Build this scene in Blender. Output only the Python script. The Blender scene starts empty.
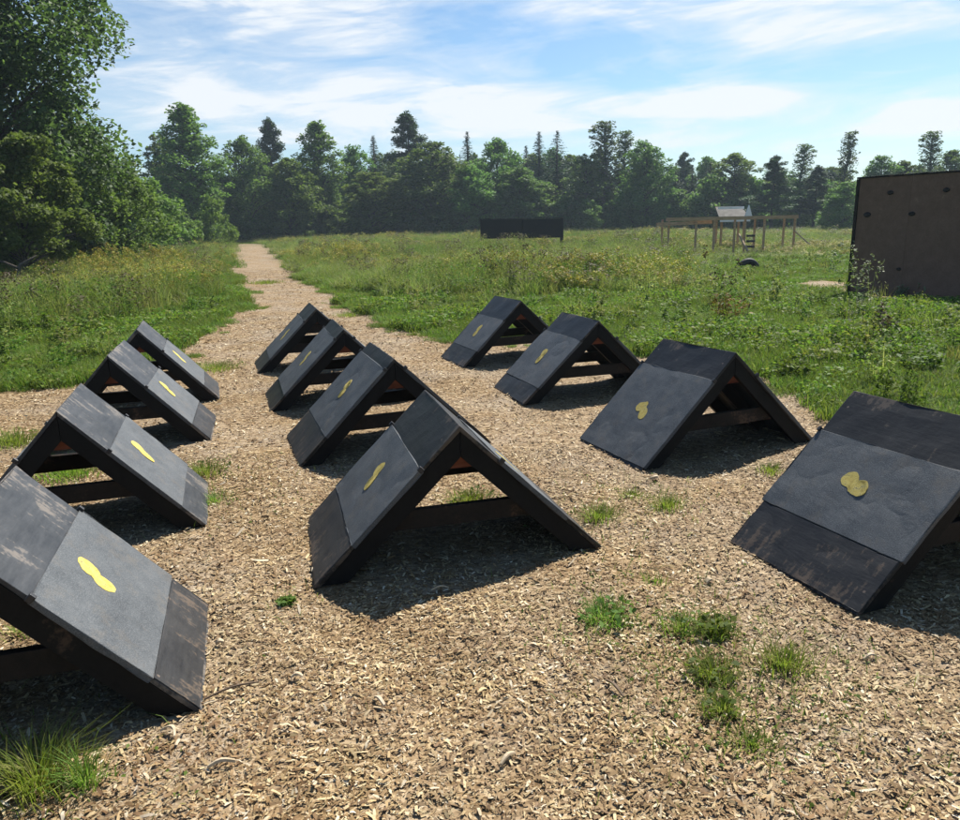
import bpy, bmesh, math, random
import numpy as np
from mathutils import Vector, Matrix
rng = np.random.default_rng(7)
random.seed(7)
S = bpy.context.scene
COL = S.collection
R = math.radians

# ------------------------------------------------------------------ camera
F_PX, PITCH, ROLL, EYE = 761.0, R(13.81), R(-1.225), 1.65
cp, sp, cr, sr = math.cos(PITCH), math.sin(PITCH), math.cos(ROLL), math.sin(ROLL)
FWD = Vector((0, cp, -sp)); UP = Vector((0, sp, cp)); RT = Vector((1, 0, 0))
right = RT * cr + UP * sr
up = UP * cr - RT * sr
cam = bpy.data.cameras.new('camera'); camo = bpy.data.objects.new('camera', cam); COL.objects.link(camo)
m = Matrix.Identity(4)
for i, v in enumerate((right, up, -FWD)):
    for k in range(3): m[k][i] = v[k]
m.translation = Vector((0, 0, EYE))
camo.matrix_world = m
cam.sensor_width = 36; cam.lens = 36 * F_PX / 960; cam.clip_start = .05; cam.clip_end = 3000
S.camera = camo

def ray(px, py):
    a, b = px - 480, py - 410
    u = a * cr + b * sr; v = -a * sr + b * cr
    return (RT * u - UP * v + FWD * F_PX)
def ground(px, py, z=0.0):
    d = ray(px, py); t = (z - EYE) / d.z
    return Vector((d.x * t, d.y * t, z))
def at(px, py, Y):
    d = ray(px, py); t = Y / d.y
    return Vector((d.x * t, Y, EYE + d.z * t))

# ------------------------------------------------------------------ helpers
def tag(o, label=None, cat=None, group=None, kind=None):
    if label: o['label'] = label
    if cat: o['category'] = cat
    if group: o['group'] = group
    if kind: o['kind'] = kind
    return o
def empty(name, loc, rz=0):
    o = bpy.data.objects.new(name, None); COL.objects.link(o)
    o.location = loc; o.rotation_euler = (0, 0, rz); o.empty_display_size = .2
    return o
def np_mesh(name, verts, faces_flat, counts, mats=(), fmat=None, smooth=False):
    me = bpy.data.meshes.new(name)
    verts = np.asarray(verts, np.float32); n = len(verts)
    me.vertices.add(n); me.vertices.foreach_set('co', verts.ravel())
    faces_flat = np.asarray(faces_flat, np.int32); counts = np.asarray(counts, np.int32)
    me.loops.add(len(faces_flat)); me.loops.foreach_set('vertex_index', faces_flat)
    me.polygons.add(len(counts))
    st = np.zeros(len(counts), np.int32); st[1:] = np.cumsum(counts)[:-1]
    me.polygons.foreach_set('loop_start', st); me.polygons.foreach_set('loop_total', counts)
    if fmat is not None: me.polygons.foreach_set('material_index', np.asarray(fmat, np.int32))
    if smooth: me.polygons.foreach_set('use_smooth', np.ones(len(counts), bool))
    me.update(calc_edges=True)
    for mt in mats: me.materials.append(mt)
    return me
class MB:
    """collects simple solids into one mesh"""
    def __init__(s): s.v = []; s.f = []; s.mi = []
    def add(s, vs, fs, mi=0):
        o = len(s.v); s.v += [tuple(v) for v in vs]
        s.f += [tuple(i + o for i in f) for f in fs]; s.mi += [mi] * len(fs); return s
    def prism(s, poly, axis_a, axis_b, mi=0):
        """poly: closed loop of 3-D points at side a, same loop moved by axis_b-axis_a at side b"""
        n = len(poly); d = Vector(axis_b) - Vector(axis_a)
        vs = [Vector(p) for p in poly] + [Vector(p) + d for p in poly]
        fs = [tuple(range(n - 1, -1, -1)), tuple(range(n, 2 * n))]
        fs += [(i, (i + 1) % n, n + (i + 1) % n, n + i) for i in range(n)]
        return s.add(vs, fs, mi)
    def xzprism(s, pts, y0, y1, mi=0):
        return s.prism([(x, y0, z) for x, z in pts], (0, y0, 0), (0, y1, 0), mi)
    def box(s, c, d, rot=None, mi=0):
        c = Vector(c); M = rot or Matrix.Identity(3)
        vs = [c + M @ Vector((d[0] * x / 2, d[1] * y / 2, d[2] * z / 2)) for x in (-1, 1) for y in (-1, 1) for z in (-1, 1)]
        return s.add(vs, [(0, 1, 3, 2), (4, 6, 7, 5), (0, 4, 5, 1), (2, 3, 7, 6), (0, 2, 6, 4), (1, 5, 7, 3)], mi)
    def bar(s, a, b, w, h, mi=0):
        a, b = Vector(a), Vector(b); d = b - a
        q = d.to_track_quat('X', 'Z').to_matrix()
        return s.box((a + b) / 2, (d.length, w, h), q, mi)
    def tube(s, pts, rad, n=7, mi=0):
        pts = [Vector(p) for p in pts]; o = len(s.v); k = len(pts)
        if not hasattr(rad, '__len__'): rad = [rad] * k
        vs = []
        for i, p in enumerate(pts):
            d = (pts[min(i + 1, k - 1)] - pts[max(i - 1, 0)]).normalized()
            q = d.to_track_quat('Z', 'Y').to_matrix()
            vs += [p + q @ Vector((math.cos(t) * rad[i], math.sin(t) * rad[i], 0)) for t in (2 * math.pi * j / n for j in range(n))]
        fs = [(i * n + j, i * n + (j + 1) % n, (i + 1) * n + (j + 1) % n, (i + 1) * n + j) for i in range(k - 1) for j in range(n)]
        fs += [tuple(range(n - 1, -1, -1)), tuple((k - 1) * n + j for j in range(n))]
        return s.add(vs, fs, mi)
    def mesh(s, name, mats, smooth=False):
        me = bpy.data.meshes.new(name); me.from_pydata(s.v, [], s.f)
        for mt in (mats if isinstance(mats, (list, tuple)) else [mats]): me.materials.append(mt)
        me.polygons.foreach_set('material_index', s.mi)
        if smooth: me.polygons.foreach_set('use_smooth', [True] * len(s.f))
        bm = bmesh.new(); bm.from_mesh(me); bmesh.ops.recalc_face_normals(bm, faces=bm.faces); bm.to_mesh(me); bm.free()
        me.update(); return me
    def build(s, name, mats, parent=None, bevel=0, smooth=False):
        return link(name, s.mesh(name, mats, smooth), parent, bevel)
def link(name, me, parent=None, bevel=0):
    o = bpy.data.objects.new(name, me); COL.objects.link(o)
    if parent: o.parent = parent
    if bevel:
        b = o.modifiers.new('bevel', 'BEVEL'); b.width = bevel; b.segments = 2; b.limit_method = 'ANGLE'; b.angle_limit = R(30)
    return o

# ------------------------------------------------------------------ materials
def mat(name):
    mt = bpy.data.materials.new(name); mt.use_nodes = True
    nt = mt.node_tree; nt.nodes.clear()
    return mt, nt, nt.nodes.new('ShaderNodeOutputMaterial')
def N(nt, t, **kw):
    n = nt.nodes.new(t)
    for k, v in kw.items():
        if isinstance(k, str) and hasattr(n, k): setattr(n, k, v)
        else: n.inputs[k].default_value = v
    return n
def ramp(nt, src, stops, interp='LINEAR'):
    r = nt.nodes.new('ShaderNodeValToRGB'); r.color_ramp.interpolation = interp
    e = r.color_ramp.elements
    while len(e) < len(stops): e.new(.5)
    for i, (p, c) in enumerate(stops):
        e[i].position = p; e[i].color = (*c, 1) if len(c) == 3 else c
    nt.links.new(src, r.inputs[0]); return r.outputs[0]
def mixc(nt, f, a, b, mode='MIX'):
    x = nt.nodes.new('ShaderNodeMix'); x.data_type = 'RGBA'; x.blend_type = mode
    for sk, v in ((x.inputs[0], f), (x.inputs[6], a), (x.inputs[7], b)):
        if hasattr(v, 'is_linked'): nt.links.new(v, sk)
        else: sk.default_value = v if not isinstance(v, tuple) else ((*v, 1) if len(v) == 3 else v)
    return x.outputs[2]
def math_(nt, op, a, b=None, c=None, clamp=False):
    x = nt.nodes.new('ShaderNodeMath'); x.operation = op; x.use_clamp = clamp
    for i, v in enumerate((a, b, c)):
        if v is None: continue
        if hasattr(v, 'is_linked'): nt.links.new(v, x.inputs[i])
        else: x.inputs[i].default_value = v
    return x.outputs[0]
def noise(nt, vec, scale, detail=4, rough=.55, dist=0):
    n = nt.nodes.new('ShaderNodeTexNoise'); n.inputs['Scale'].default_value = scale
    n.inputs['Detail'].default_value = detail; n.inputs['Roughness'].default_value = rough; n.inputs['Distortion'].default_value = dist
    if vec is not None: nt.links.new(vec, n.inputs['Vector'])
    return n.outputs['Fac']
def objcoord(nt, scale=(1, 1, 1), rand=True, rot=(0, 0, 0)):
    tc = nt.nodes.new('ShaderNodeTexCoord'); out = tc.outputs['Object']
    if rand:
        oi = nt.nodes.new('ShaderNodeObjectInfo'); k = math_(nt, 'MULTIPLY', oi.outputs['Random'], 37.0)
        a = nt.nodes.new('ShaderNodeVectorMath'); a.operation = 'ADD'; nt.links.new(out, a.inputs[0]); nt.links.new(k, a.inputs[1]); out = a.outputs[0]
    mp = nt.nodes.new('ShaderNodeMapping'); mp.inputs['Scale'].default_value = scale; mp.inputs['Rotation'].default_value = rot
    nt.links.new(out, mp.inputs['Vector']); return mp.outputs[0]
def principled(nt, out, col, rough, spec=.5, bump=None, bump_s=.3, bump_d=.01):
    b = nt.nodes.new('ShaderNodeBsdfPrincipled')
    for sk, v in ((b.inputs['Base Color'], col), (b.inputs['Roughness'], rough), (b.inputs['Specular IOR Level'], spec)):
        if hasattr(v, 'is_linked'): nt.links.new(v, sk)
        else: sk.default_value = (*v, 1) if isinstance(v, tuple) else v
    if bump is not None:
        bp = nt.nodes.new('ShaderNodeBump'); bp.inputs['Strength'].default_value = bump_s; bp.inputs['Distance'].default_value = bump_d
        nt.links.new(bump, bp.inputs['Height']); nt.links.new(bp.outputs[0], b.inputs['Normal'])
    nt.links.new(b.outputs[0], out.inputs[0]); return b

def leaf_mat(name, cols, trans=.35, objvar=.25, sheen=.0):
    """cols: list of base colours spread over the leaves; objvar: brightness change per plant"""
    mt, nt, out = mat(name)
    g = nt.nodes.new('ShaderNodeNewGeometry'); oi = nt.nodes.new('ShaderNodeObjectInfo')
    c = ramp(nt, g.outputs['Random Per Island'], [(i / max(1, len(cols) - 1), k) for i, k in enumerate(cols)])
    v = math_(nt, 'MULTIPLY_ADD', oi.outputs['Random'], 2 * objvar, 1 - objvar)
    h = nt.nodes.new('ShaderNodeHueSaturation'); nt.links.new(c, h.inputs['Color']); nt.links.new(v, h.inputs['Value'])
    hu = math_(nt, 'MULTIPLY_ADD', oi.outputs['Random'], .05, .475); nt.links.new(hu, h.inputs['Hue'])
    b = nt.nodes.new('ShaderNodeBsdfPrincipled'); b.inputs['Roughness'].default_value = .6; b.inputs['Specular IOR Level'].default_value = .15 + sheen
    nt.links.new(h.outputs[0], b.inputs['Base Color'])
    t = nt.nodes.new('ShaderNodeBsdfTranslucent')
    tc = mixc(nt, 1.0, h.outputs[0], (1.02, 1.12, .6), 'MULTIPLY'); nt.links.new(tc, t.inputs[0])
    mx = nt.nodes.new('ShaderNodeMixShader'); mx.inputs[0].default_value = trans
    nt.links.new(b.outputs[0], mx.inputs[1]); nt.links.new(t.outputs[0], mx.inputs[2]); nt.links.new(mx.outputs[0], out.inputs[0])
    return mt
M = {}
M['leaf'] = leaf_mat('leaf_green', [(.07, .125, .036), (.115, .185, .054), (.17, .245, .078)], trans=.48)
M['leaf_light'] = leaf_mat('leaf_light_green', [(.09, .15, .04), (.135, .205, .055), (.19, .265, .08)], trans=.48)
M['leaf_big'] = leaf_mat('leaf_near_tree', [(.06, .125, .042), (.098, .19, .066), (.15, .255, .10)], trans=.5, sheen=.25)
M['needle'] = leaf_mat('needle_dark', [(.024, .05, .026), (.038, .07, .034), (.055, .092, .042)], trans=.25)
M['pine'] = leaf_mat('needle_pine', [(.034, .066, .034), (.052, .094, .044), (.08, .125, .056)], trans=.3)
M['thin'] = leaf_mat('leaf_grey_green', [(.08, .12, .05), (.11, .155, .062), (.14, .18, .08)], trans=.45)
M['grass'] = leaf_mat('grass_blade', [(.085, .15, .024), (.125, .20, .032), (.175, .24, .042), (.23, .24, .08)], trans=.45, objvar=.22)
M['tuft'] = leaf_mat('tuft_blade', [(.12, .20, .035), (.17, .26, .045), (.23, .30, .06), (.30, .30, .12)], trans=.5, objvar=.12)
M['tall'] = leaf_mat('meadow_blade', [(.135, .18, .042), (.195, .235, .06), (.26, .28, .10), (.33, .30, .15)], trans=.45, objvar=.25)
M['forb'] = leaf_mat('forb_leaf', [(.065, .115, .022), (.10, .165, .03), (.145, .205, .04)], trans=.45, objvar=.25)
M['yellow_flower'] = leaf_mat('goldenrod_flower', [(.28, .23, .04), (.34, .28, .05), (.2, .2, .05)], trans=.25, objvar=.2)
M['rust'] = leaf_mat('rust_leaf', [(.14, .07, .025), (.19, .1, .035), (.1, .09, .03)], trans=.3)
M['dusky'] = leaf_mat('dark_seed_head', [(.07, .05, .03), (.10, .075, .045), (.09, .09, .035)], trans=.2)
M['pale_leaf'] = leaf_mat('pale_leaf', [(.2, .24, .13), (.26, .3, .18), (.15, .2, .09)], trans=.3)

mt, nt, out = mat('bark'); v = objcoord(nt, (6, 6, 1.2))
n = noise(nt, v, 3, 6); principled(nt, out, ramp(nt, n, [(.3, (.035, .028, .022)), (.7, (.12, .10, .085))]), .9, .2, n, .6, .03); M['bark'] = mt
mt, nt, out = mat('grey_bark'); v = objcoord(nt, (4, 4, 1.2))
n = noise(nt, v, 3, 6); principled(nt, out, ramp(nt, n, [(.3, (.10, .095, .085)), (.7, (.24, .23, .2))]), .9, .2); M['grey_bark'] = mt

# weathered black paint on the obstacle boards
def black_wood(name, lo, hi, worn, wear, rough=(.42, .62), spec=.3, edges=0):
    mt, nt, out = mat(name)
    v = objcoord(nt); vs = objcoord(nt, (3, 26, 3)); va = objcoord(nt, (24, 4, 24))
    n1 = noise(nt, v, 4.5, 6, .65); n2 = noise(nt, vs, 1.3, 5, .6); n3 = noise(nt, va, 1.6, 6, .7); n4 = noise(nt, v, 60, 3)
    base = ramp(nt, math_(nt, 'ADD', math_(nt, 'MULTIPLY', n1, .5), math_(nt, 'MULTIPLY', n3, .5)), [(.36, lo), (.64, hi)])
    w = math_(nt, 'ADD', math_(nt, 'MULTIPLY', n2, .45), math_(nt, 'MULTIPLY', n1, .55))
    w = math_(nt, 'ADD', w, math_(nt, 'MULTIPLY_ADD', n4, .22, -.11))
    if edges:
        tcx = nt.nodes.new('ShaderNodeTexCoord'); sxx = nt.nodes.new('ShaderNodeSeparateXYZ'); nt.links.new(tcx.outputs['Object'], sxx.inputs[0])
        ey = ramp(nt, math_(nt, 'ABSOLUTE', sxx.outputs[1]), [(.37, (0, 0, 0)), (.44, (1, 1, 1))])
        ez = ramp(nt, sxx.outputs[2], [(.0, (1, 1, 1)), (.14, (0, 0, 0))]); er = ramp(nt, sxx.outputs[2], [(.67, (0, 0, 0)), (.74, (1, 1, 1))])
        w = math_(nt, 'ADD', w, math_(nt, 'MULTIPLY', math_(nt, 'ADD', math_(nt, 'ADD', ey, ez), er), edges))
    if edges:
        ax = math_(nt, 'MULTIPLY', math_(nt, 'SUBTRACT', math_(nt, 'MODULO', math_(nt, 'ABSOLUTE', sxx.outputs[0]), .155), .0775), 1.42)
        ay = math_(nt, 'SUBTRACT', math_(nt, 'ABSOLUTE', sxx.outputs[1]), .372)
        dd = math_(nt, 'SQRT', math_(nt, 'ADD', math_(nt, 'MULTIPLY', ax, ax), math_(nt, 'MULTIPLY', ay, ay)))
        base = mixc(nt, math_(nt, 'LESS_THAN', dd, .0065), base, (.13, .10, .08))
    wf = ramp(nt, w, [(wear, (0, 0, 0)), (wear + .06, (1, 1, 1))])
    col = mixc(nt, wf, base, worn)
    ro = math_(nt, 'MULTIPLY_ADD', n1, rough[1] - rough[0], rough[0] - .05)
    h = math_(nt, 'ADD', math_(nt, 'MULTIPLY', n3, .7), math_(nt, 'MULTIPLY', n4, .3))
    principled(nt, out, col, ro, spec, h, .5, .004)
    return mt
M['deck'] = black_wood('black_painted_deck', (.009, .009, .009), (.026, .026, .026), (.085, .066, .05), .585, edges=.085)
M['deck_worn'] = black_wood('worn_painted_deck', (.02, .022, .025), (.06, .062, .065), (.15, .13, .11), .555, edges=.06)
M['deck_foot'] = black_wood('scuffed_lower_board', (.016, .016, .017), (.042, .04, .038), (.10, .075, .055), .565, edges=.06)
M['beam'] = black_wood('black_beam', (.006, .006, .006), (.013, .012, .011), (.06, .04, .028), .62, (.55, .75), .12)
M['crossbar'] = black_wood('crossbar_board', (.011, .009, .008), (.028, .021, .016), (.09, .055, .035), .57, (.55, .75), .12)
M['wall_black'] = black_wood('climbing_wall_ply', (.15, .082, .056), (.225, .128, .092), (.26, .155, .1), .60, (.75, .9), .1)

mt, nt, out = mat('red_brown_gusset'); v = objcoord(nt, (2, 2, 10)); n = noise(nt, v, 3, 5)
principled(nt, out, ramp(nt, n, [(.3, (.12, .035, .018)), (.7, (.26, .085, .045))]), .75, .3); M['gusset'] = mt
# grey mineral grip sheet
mt, nt, out = mat('grey_grip_sheet'); v = objcoord(nt)
n1 = noise(nt, v, 5, 5, .6); n2 = noise(nt, v, 220, 2, .6); n3 = noise(nt, v, 16, 5, .7)
c = ramp(nt, math_(nt, 'ADD', math_(nt, 'MULTIPLY', n1, .5), math_(nt, 'MULTIPLY', n3, .5)), [(.35, (.040, .045, .049)), (.5, (.060, .067, .072)), (.66, (.088, .094, .098))])
c = mixc(nt, math_(nt, 'MULTIPLY', ramp(nt, n2, [(.45, (0, 0, 0)), (.68, (1, 1, 1))]), .55), c, (.17, .175, .178))
du = noise(nt, v, 7, 6, .75); c = mixc(nt, ramp(nt, du, [(.52, (0, 0, 0)), (.72, (.5, .5, .5))]), c, (.15, .125, .095))
principled(nt, out, c, math_(nt, 'MULTIPLY_ADD', n1, .3, .42), .35, n2, .35, .003); M['sheet'] = mt
def yellow(name, k):
    mt, nt, out = mat(name); v = objcoord(nt); n1 = noise(nt, v, 30, 4, .7); n2 = noise(nt, v, 200, 2)
    c = ramp(nt, n1, [(.3, (.42 * k, .30 * k, .06)), (.5, (.62 * k, .49 * k, .10)), (.7, (.70 * k, .58 * k, .16))])
    c = mixc(nt, ramp(nt, math_(nt, 'ADD', math_(nt, 'MULTIPLY', n1, .5), math_(nt, 'MULTIPLY', n2, .5)), [(.55, (0, 0, 0)), (.62, (1, 1, 1))]), c, (.14, .13, .08))
    principled(nt, out, c, .75, .25, n2, .3, .003); return mt
M['yellow'] = yellow('yellow_paint', .92); M['yellow_dimmed'] = yellow('dimmed_yellow_paint', .78)  # centre and right rows: grazing light, with some fading, put into a duller yellow
mt, nt, out = mat('dark_steel'); principled(nt, out, (.02, .02, .022), .5); M['steel'] = mt
mt, nt, out = mat('brown_timber'); v = objcoord(nt, (1, 8, 8)); n = noise(nt, v, 3, 5)
principled(nt, out, ramp(nt, n, [(.3, (.34, .20, .11)), (.7, (.56, .37, .22))]), .8, .3, n, .3, .01); M['timber'] = mt
mt, nt, out = mat('pale_timber'); v = objcoord(nt, (1, 8, 8)); n = noise(nt, v, 3, 5)
principled(nt, out, ramp(nt, n, [(.3, (.32, .22, .14)), (.7, (.5, .37, .25))]), .8, .3); M['pale_timber'] = mt
mt, nt, out = mat('white_paint'); v = objcoord(nt); n = noise(nt, v, 4, 4)
principled(nt, out, ramp(nt, n, [(.3, (.72, .72, .72)), (.7, (.84, .84, .83))]), .5); M['white'] = mt
mt, nt, out = mat('roof_metal'); v = objcoord(nt); n = noise(nt, v, 3, 4)
principled(nt, out, ramp(nt, n, [(.3, (.5, .52, .55)), (.7, (.7, .72, .74))]), .35, .5); M['roof_metal'] = mt
mt, nt, out = mat('rubber'); v = objcoord(nt); n = noise(nt, v, 20, 3)
principled(nt, out, ramp(nt, n, [(.3, (.01, .01, .011)), (.7, (.025, .025, .027))]), .7, .4); M['rubber'] = mt
mt, nt, out = mat('hold_black'); principled(nt, out, (.022, .017, .016), .8, .15); M['hold'] = mt

# wood chips: a colour of its own for every chip
CHIP = [(0, (.12, .066, .028)), (.2, (.20, .118, .048)), (.45, (.295, .19, .083)), (.64, (.42, .30, .14)), (.86, (.60, .475, .265)), (1, (.72, .63, .47))]
mt, nt, out = mat('wood_chip'); g = nt.nodes.new('ShaderNodeNewGeometry')
c = ramp(nt, g.outputs['Random Per Island'], CHIP)
tc = nt.nodes.new('ShaderNodeTexCoord'); big = noise(nt, tc.outputs['Object'], .9, 4, .6); big2 = noise(nt, tc.outputs['Object'], 160, 2)
c = mixc(nt, ramp(nt, big, [(.45, (0, 0, 0)), (.72, (.42, .42, .42))]), c, (.36, .305, .21), 'MIX')
c = mixc(nt, ramp(nt, noise(nt, tc.outputs['Object'], 1.7, 5, .65), [(.44, (0, 0, 0)), (.64, (.5, .5, .5))]), c, (.19, .10, .043), 'MIX')
c = mixc(nt, .8, c, ramp(nt, big2, [(.3, (.7, .7, .7)), (.7, (1.2, 1.2, 1.2))]), 'MULTIPLY')
c = mixc(nt, .75, c, ramp(nt, noise(nt, tc.outputs['Object'], 3.1, 4, .6), [(.35, (.66, .63, .6)), (.65, (1.15, 1.15, 1.15))]), 'MULTIPLY')
principled(nt, out, c, .75, .3); M['chip'] = mt
mt, nt, out = mat('loose_wood'); v = objcoord(nt, (1, 6, 6)); n = noise(nt, v, 12, 5)
principled(nt, out, ramp(nt, n, [(.3, (.36, .27, .16)), (.7, (.58, .47, .33))]), .75, .3); M['loose_wood'] = mt
mt, nt, out = mat('dead_stick'); v = objcoord(nt, (1, 6, 6)); n = noise(nt, v, 12, 5)
principled(nt, out, ramp(nt, n, [(.3, (.10, .065, .04)), (.7, (.2, .14, .09))]), .8, .3); M['stick'] = mt

# ------------------------------------------------------------------ the areas of chips, lawn and meadow on the ground
def poly_px(pts): return np.array([ground(*p)[:2] for p in pts])
far_l, far_r = ground(232, 243), ground(266, 243)
chip_poly = np.array([(-9, -3), (-9, 4.2)] + [tuple(ground(*p)[:2]) for p in
    [(0, 388), (60, 385), (118, 376), (160, 352), (205, 332), (243, 303), (244, 288), (229, 274), (229, 258), (229, 248)]]
    + [tuple(ground(232, 243.6)[:2]), tuple(ground(268, 243.6)[:2])] + [tuple(ground(*p)[:2]) for p in
    [(272, 246), (281, 255), (292, 268), (304, 280), (330, 296), (385, 318), (430, 333), (480, 340), (545, 342), (640, 352), (700, 360), (770, 376), (810, 398), (850, 420), (925, 440)]]
    + [(6.5, 3.6), (8, 1.5), (8, -3)])
dirt_poly = poly_px([(785, 285), (812, 281), (850, 279), (852, 290), (838, 291), (805, 289)])
under_wall = poly_px([(838, 288), (1000, 296), (1000, 309), (900, 306), (835, 297)])
tall_right = np.array([tuple(ground(*p)[:2]) for p in [(280, 245), (291, 258), (311, 274), (345, 287), (420, 296), (520, 297), (600, 293), (660, 296), (690, 292), (704, 272), (716, 258), (860, 256), (1300, 262)]] + [(140, 120), (-30, 120)])
tall_left = np.array([tuple(ground(*p)[:2]) for p in [(-300, 352), (0, 340), (60, 335), (130, 322), (190, 306), (212, 290), (218, 268), (221, 250)]] + [(far_l.x - 5, 120), (-140, 120)])
gap_poly = np.array([tuple(ground(221, 246)[:2]), tuple(ground(282, 246)[:2]), (-24, 114), (-50, 114)])
def inside(P, poly):
    x, y = P[:, 0], P[:, 1]; r = np.zeros(len(P), bool); j = len(poly) - 1
    for i in range(len(poly)):
        xi, yi = poly[i]; xj, yj = poly[j]
        c = ((yi > y) != (yj > y)) & (x < (xj - xi) * (y - yi) / (yj - yi + 1e-12) + xi)
        r ^= c; j = i
    return r
def wob(P, amp=.22):
    x, y = P[:, 0], P[:, 1]
    dx = np.sin(2.1 * x + 1.3 * y) + .6 * np.sin(4.7 * y - 3.1 * x + 1) + .4 * np.sin(9.3 * x + 8.1 * y)
    dy = np.sin(1.7 * y - 2.3 * x + 2) + .6 * np.sin(5.1 * x + 3.7 * y) + .4 * np.sin(8.7 * y - 9.9 * x)
    s = amp * (0.6 + np.clip(y, 0, 60) / 25)[:, None]
    return P + np.stack([dx, dy], 1) * s * .5
def is_chip(P):
    Q = wob(P)
    return inside(Q, chip_poly) | inside(Q, dirt_poly) | inside(P, under_wall)
def is_tall(P):
    Q = wob(P, .5)
    return (inside(Q, tall_right) | inside(Q, tall_left) | inside(Q, gap_poly)) & ~inside(wob(P), chip_poly)
def relief(P):
    x, y = P[:, 0], P[:, 1]
    near = np.clip((y - 11) / 20, 0, 1)
    base = .012 * np.sin(3.1 * x + .5) * np.sin(2.7 * y) + .006 * np.sin(7 * x + 5 * y)
    roll = near * (.10 * np.sin(.31 * x + 1) * np.sin(.23 * y) + .05 * np.sin(.9 * x) * np.sin(.7 * y + 1))
    return base + roll - .012

# ------------------------------------------------------------------ ground sheet
def axis(lo, hi, fine_lo, fine_hi, step, grow=1.12):
    a = list(np.arange(fine_lo, fine_hi, step)); s = step; p = fine_hi
    while p < hi: a.append(p); s *= grow; p += s
    a.append(hi); s = step; p = fine_lo - step
    while p > lo: a.insert(0, p); s *= grow; p -= s
    a.insert(0, lo); return np.array(a)
xs = axis(-320, 320, -7, 10, .07, 1.06); ys = axis(-60, 420, .5, 18, .07, 1.035)
X, Y = np.meshgrid(xs, ys); P = np.stack([X.ravel(), Y.ravel()], 1)
cm = is_chip(P).astype(np.float32).reshape(X.shape)
for _ in range(2):
    k = cm.copy(); k[1:-1, 1:-1] = (cm[1:-1, 1:-1] * 2 + cm[:-2, 1:-1] + cm[2:, 1:-1] + cm[1:-1, :-2] + cm[1:-1, 2:]) / 6; cm = k
V = np.concatenate([P, relief(P)[:, None]], 1)
nx, ny = len(xs), len(ys)
a = (np.arange(ny - 1)[:, None] * nx + np.arange(nx - 1)[None]).ravel()
mt, nt, out = mat('ground_cover')
tc = nt.nodes.new('ShaderNodeTexCoord'); oc = tc.outputs['Object']
at_ = nt.nodes.new('ShaderNodeAttribute'); at_.attribute_name = 'chip'
def vor(scale, rotz, stretch):
    mp = nt.nodes.new('ShaderNodeMapping'); mp.inputs['Scale'].default_value = (scale, scale * stretch, scale); mp.inputs['Rotation'].default_value = (0, 0, rotz)
    dv = nt.nodes.new('ShaderNodeVectorMath'); dv.operation = 'ADD'
    nn = nt.nodes.new('ShaderNodeTexNoise'); nn.inputs['Scale'].default_value = 7; nt.links.new(oc, nn.inputs['Vector'])
    sc = nt.nodes.new('ShaderNodeVectorMath'); sc.operation = 'SCALE'; sc.inputs['Scale'].default_value = .12; nt.links.new(nn.outputs['Color'], sc.inputs[0])
    nt.links.new(oc, dv.inputs[0]); nt.links.new(sc.outputs[0], dv.inputs[1]); nt.links.new(dv.outputs[0], mp.inputs['Vector'])
    vv = nt.nodes.new('ShaderNodeTexVoronoi'); vv.inputs['Scale'].default_value = 1; nt.links.new(mp.outputs[0], vv.inputs['Vector'])
    sp_ = nt.nodes.new('ShaderNodeSeparateColor'); nt.links.new(vv.outputs['Color'], sp_.inputs[0])
    return sp_.outputs[0], vv.outputs['Distance']
a1, d1 = vor(28, .7, 2.6); a2, d2 = vor(24, -.6, 2.8)
nz = noise(nt, oc, 1.1, 5, .6); nf = noise(nt, oc, 30, 3)
chipc = ramp(nt, math_(nt, 'ADD', math_(nt, 'MULTIPLY', a1, .55), math_(nt, 'MULTIPLY', a2, .45)),
             [(.1, (.10, .06, .028)), (.35, (.2, .13, .06)), (.6, (.28, .19, .10)), (.85, (.44, .33, .2))])
chipc = mixc(nt, ramp(nt, nz, [(.42, (0, 0, 0)), (.68, (.55, .55, .55))]), chipc, (.33, .28, .22))
soil = ramp(nt, noise(nt, oc, 2.2, 6, .7), [(.3, (.035, .045, .014)), (.55, (.06, .085, .022)), (.75, (.10, .10, .04))])
col = mixc(nt, at_.outputs['Fac'], soil, chipc)
hb = math_(nt, 'ADD', math_(nt, 'MULTIPLY', a1, .6), math_(nt, 'MULTIPLY', a2, .6))
principled(nt, out, col, .9, .15, hb, .7, .02)
me = np_mesh('ground', V, np.stack([a, a + 1, a + nx + 1, a + nx], 1).ravel(), np.full(len(a), 4), [mt], smooth=True)
at2 = me.attributes.new('chip', 'FLOAT', 'POINT'); at2.data.foreach_set('value', cm.ravel())
go = link('ground', me)
tag(go, 'wide ground under the wood chip clearing, path and meadow', 'ground', kind='structure')

# ------------------------------------------------------------------ loose wood chips, one mesh
def in_view(P, side=1.6): return (np.abs(P[:, 0]) < .68 * P[:, 1] + side) & (P[:, 1] > .9)
def scatter(n, x0, x1, y0, y1): return np.stack([rng.uniform(x0, x1, n), rng.uniform(y0, y1, n)], 1)
bands = [(1.0, 3.2, 12000, 1.0), (3.2, 5.5, 7500, 1.05), (5.5, 9, 2600, 1.3), (9, 15, 800, 1.9), (15, 32, 260, 2.0)]
allP = []; allS = []
for y0, y1, den, sc in bands:
    w = .68 * y1 + 1.6; q = scatter(int(den * 2 * w * (y1 - y0)), -w, w, y0, y1)
    q = q[in_view(q) & is_chip(q) & ~inside(q, dirt_poly + np.array([0, 0]))]; allP.append(q); allS.append(np.full(len(q), sc))
P = np.concatenate(allP); sc = np.concatenate(allS); n = len(P)
L = np.clip(rng.lognormal(-4.42, .55, n), .006, .05) * sc; W = np.clip(L * rng.uniform(.16, .5, n), .002, .010 * sc)
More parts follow.
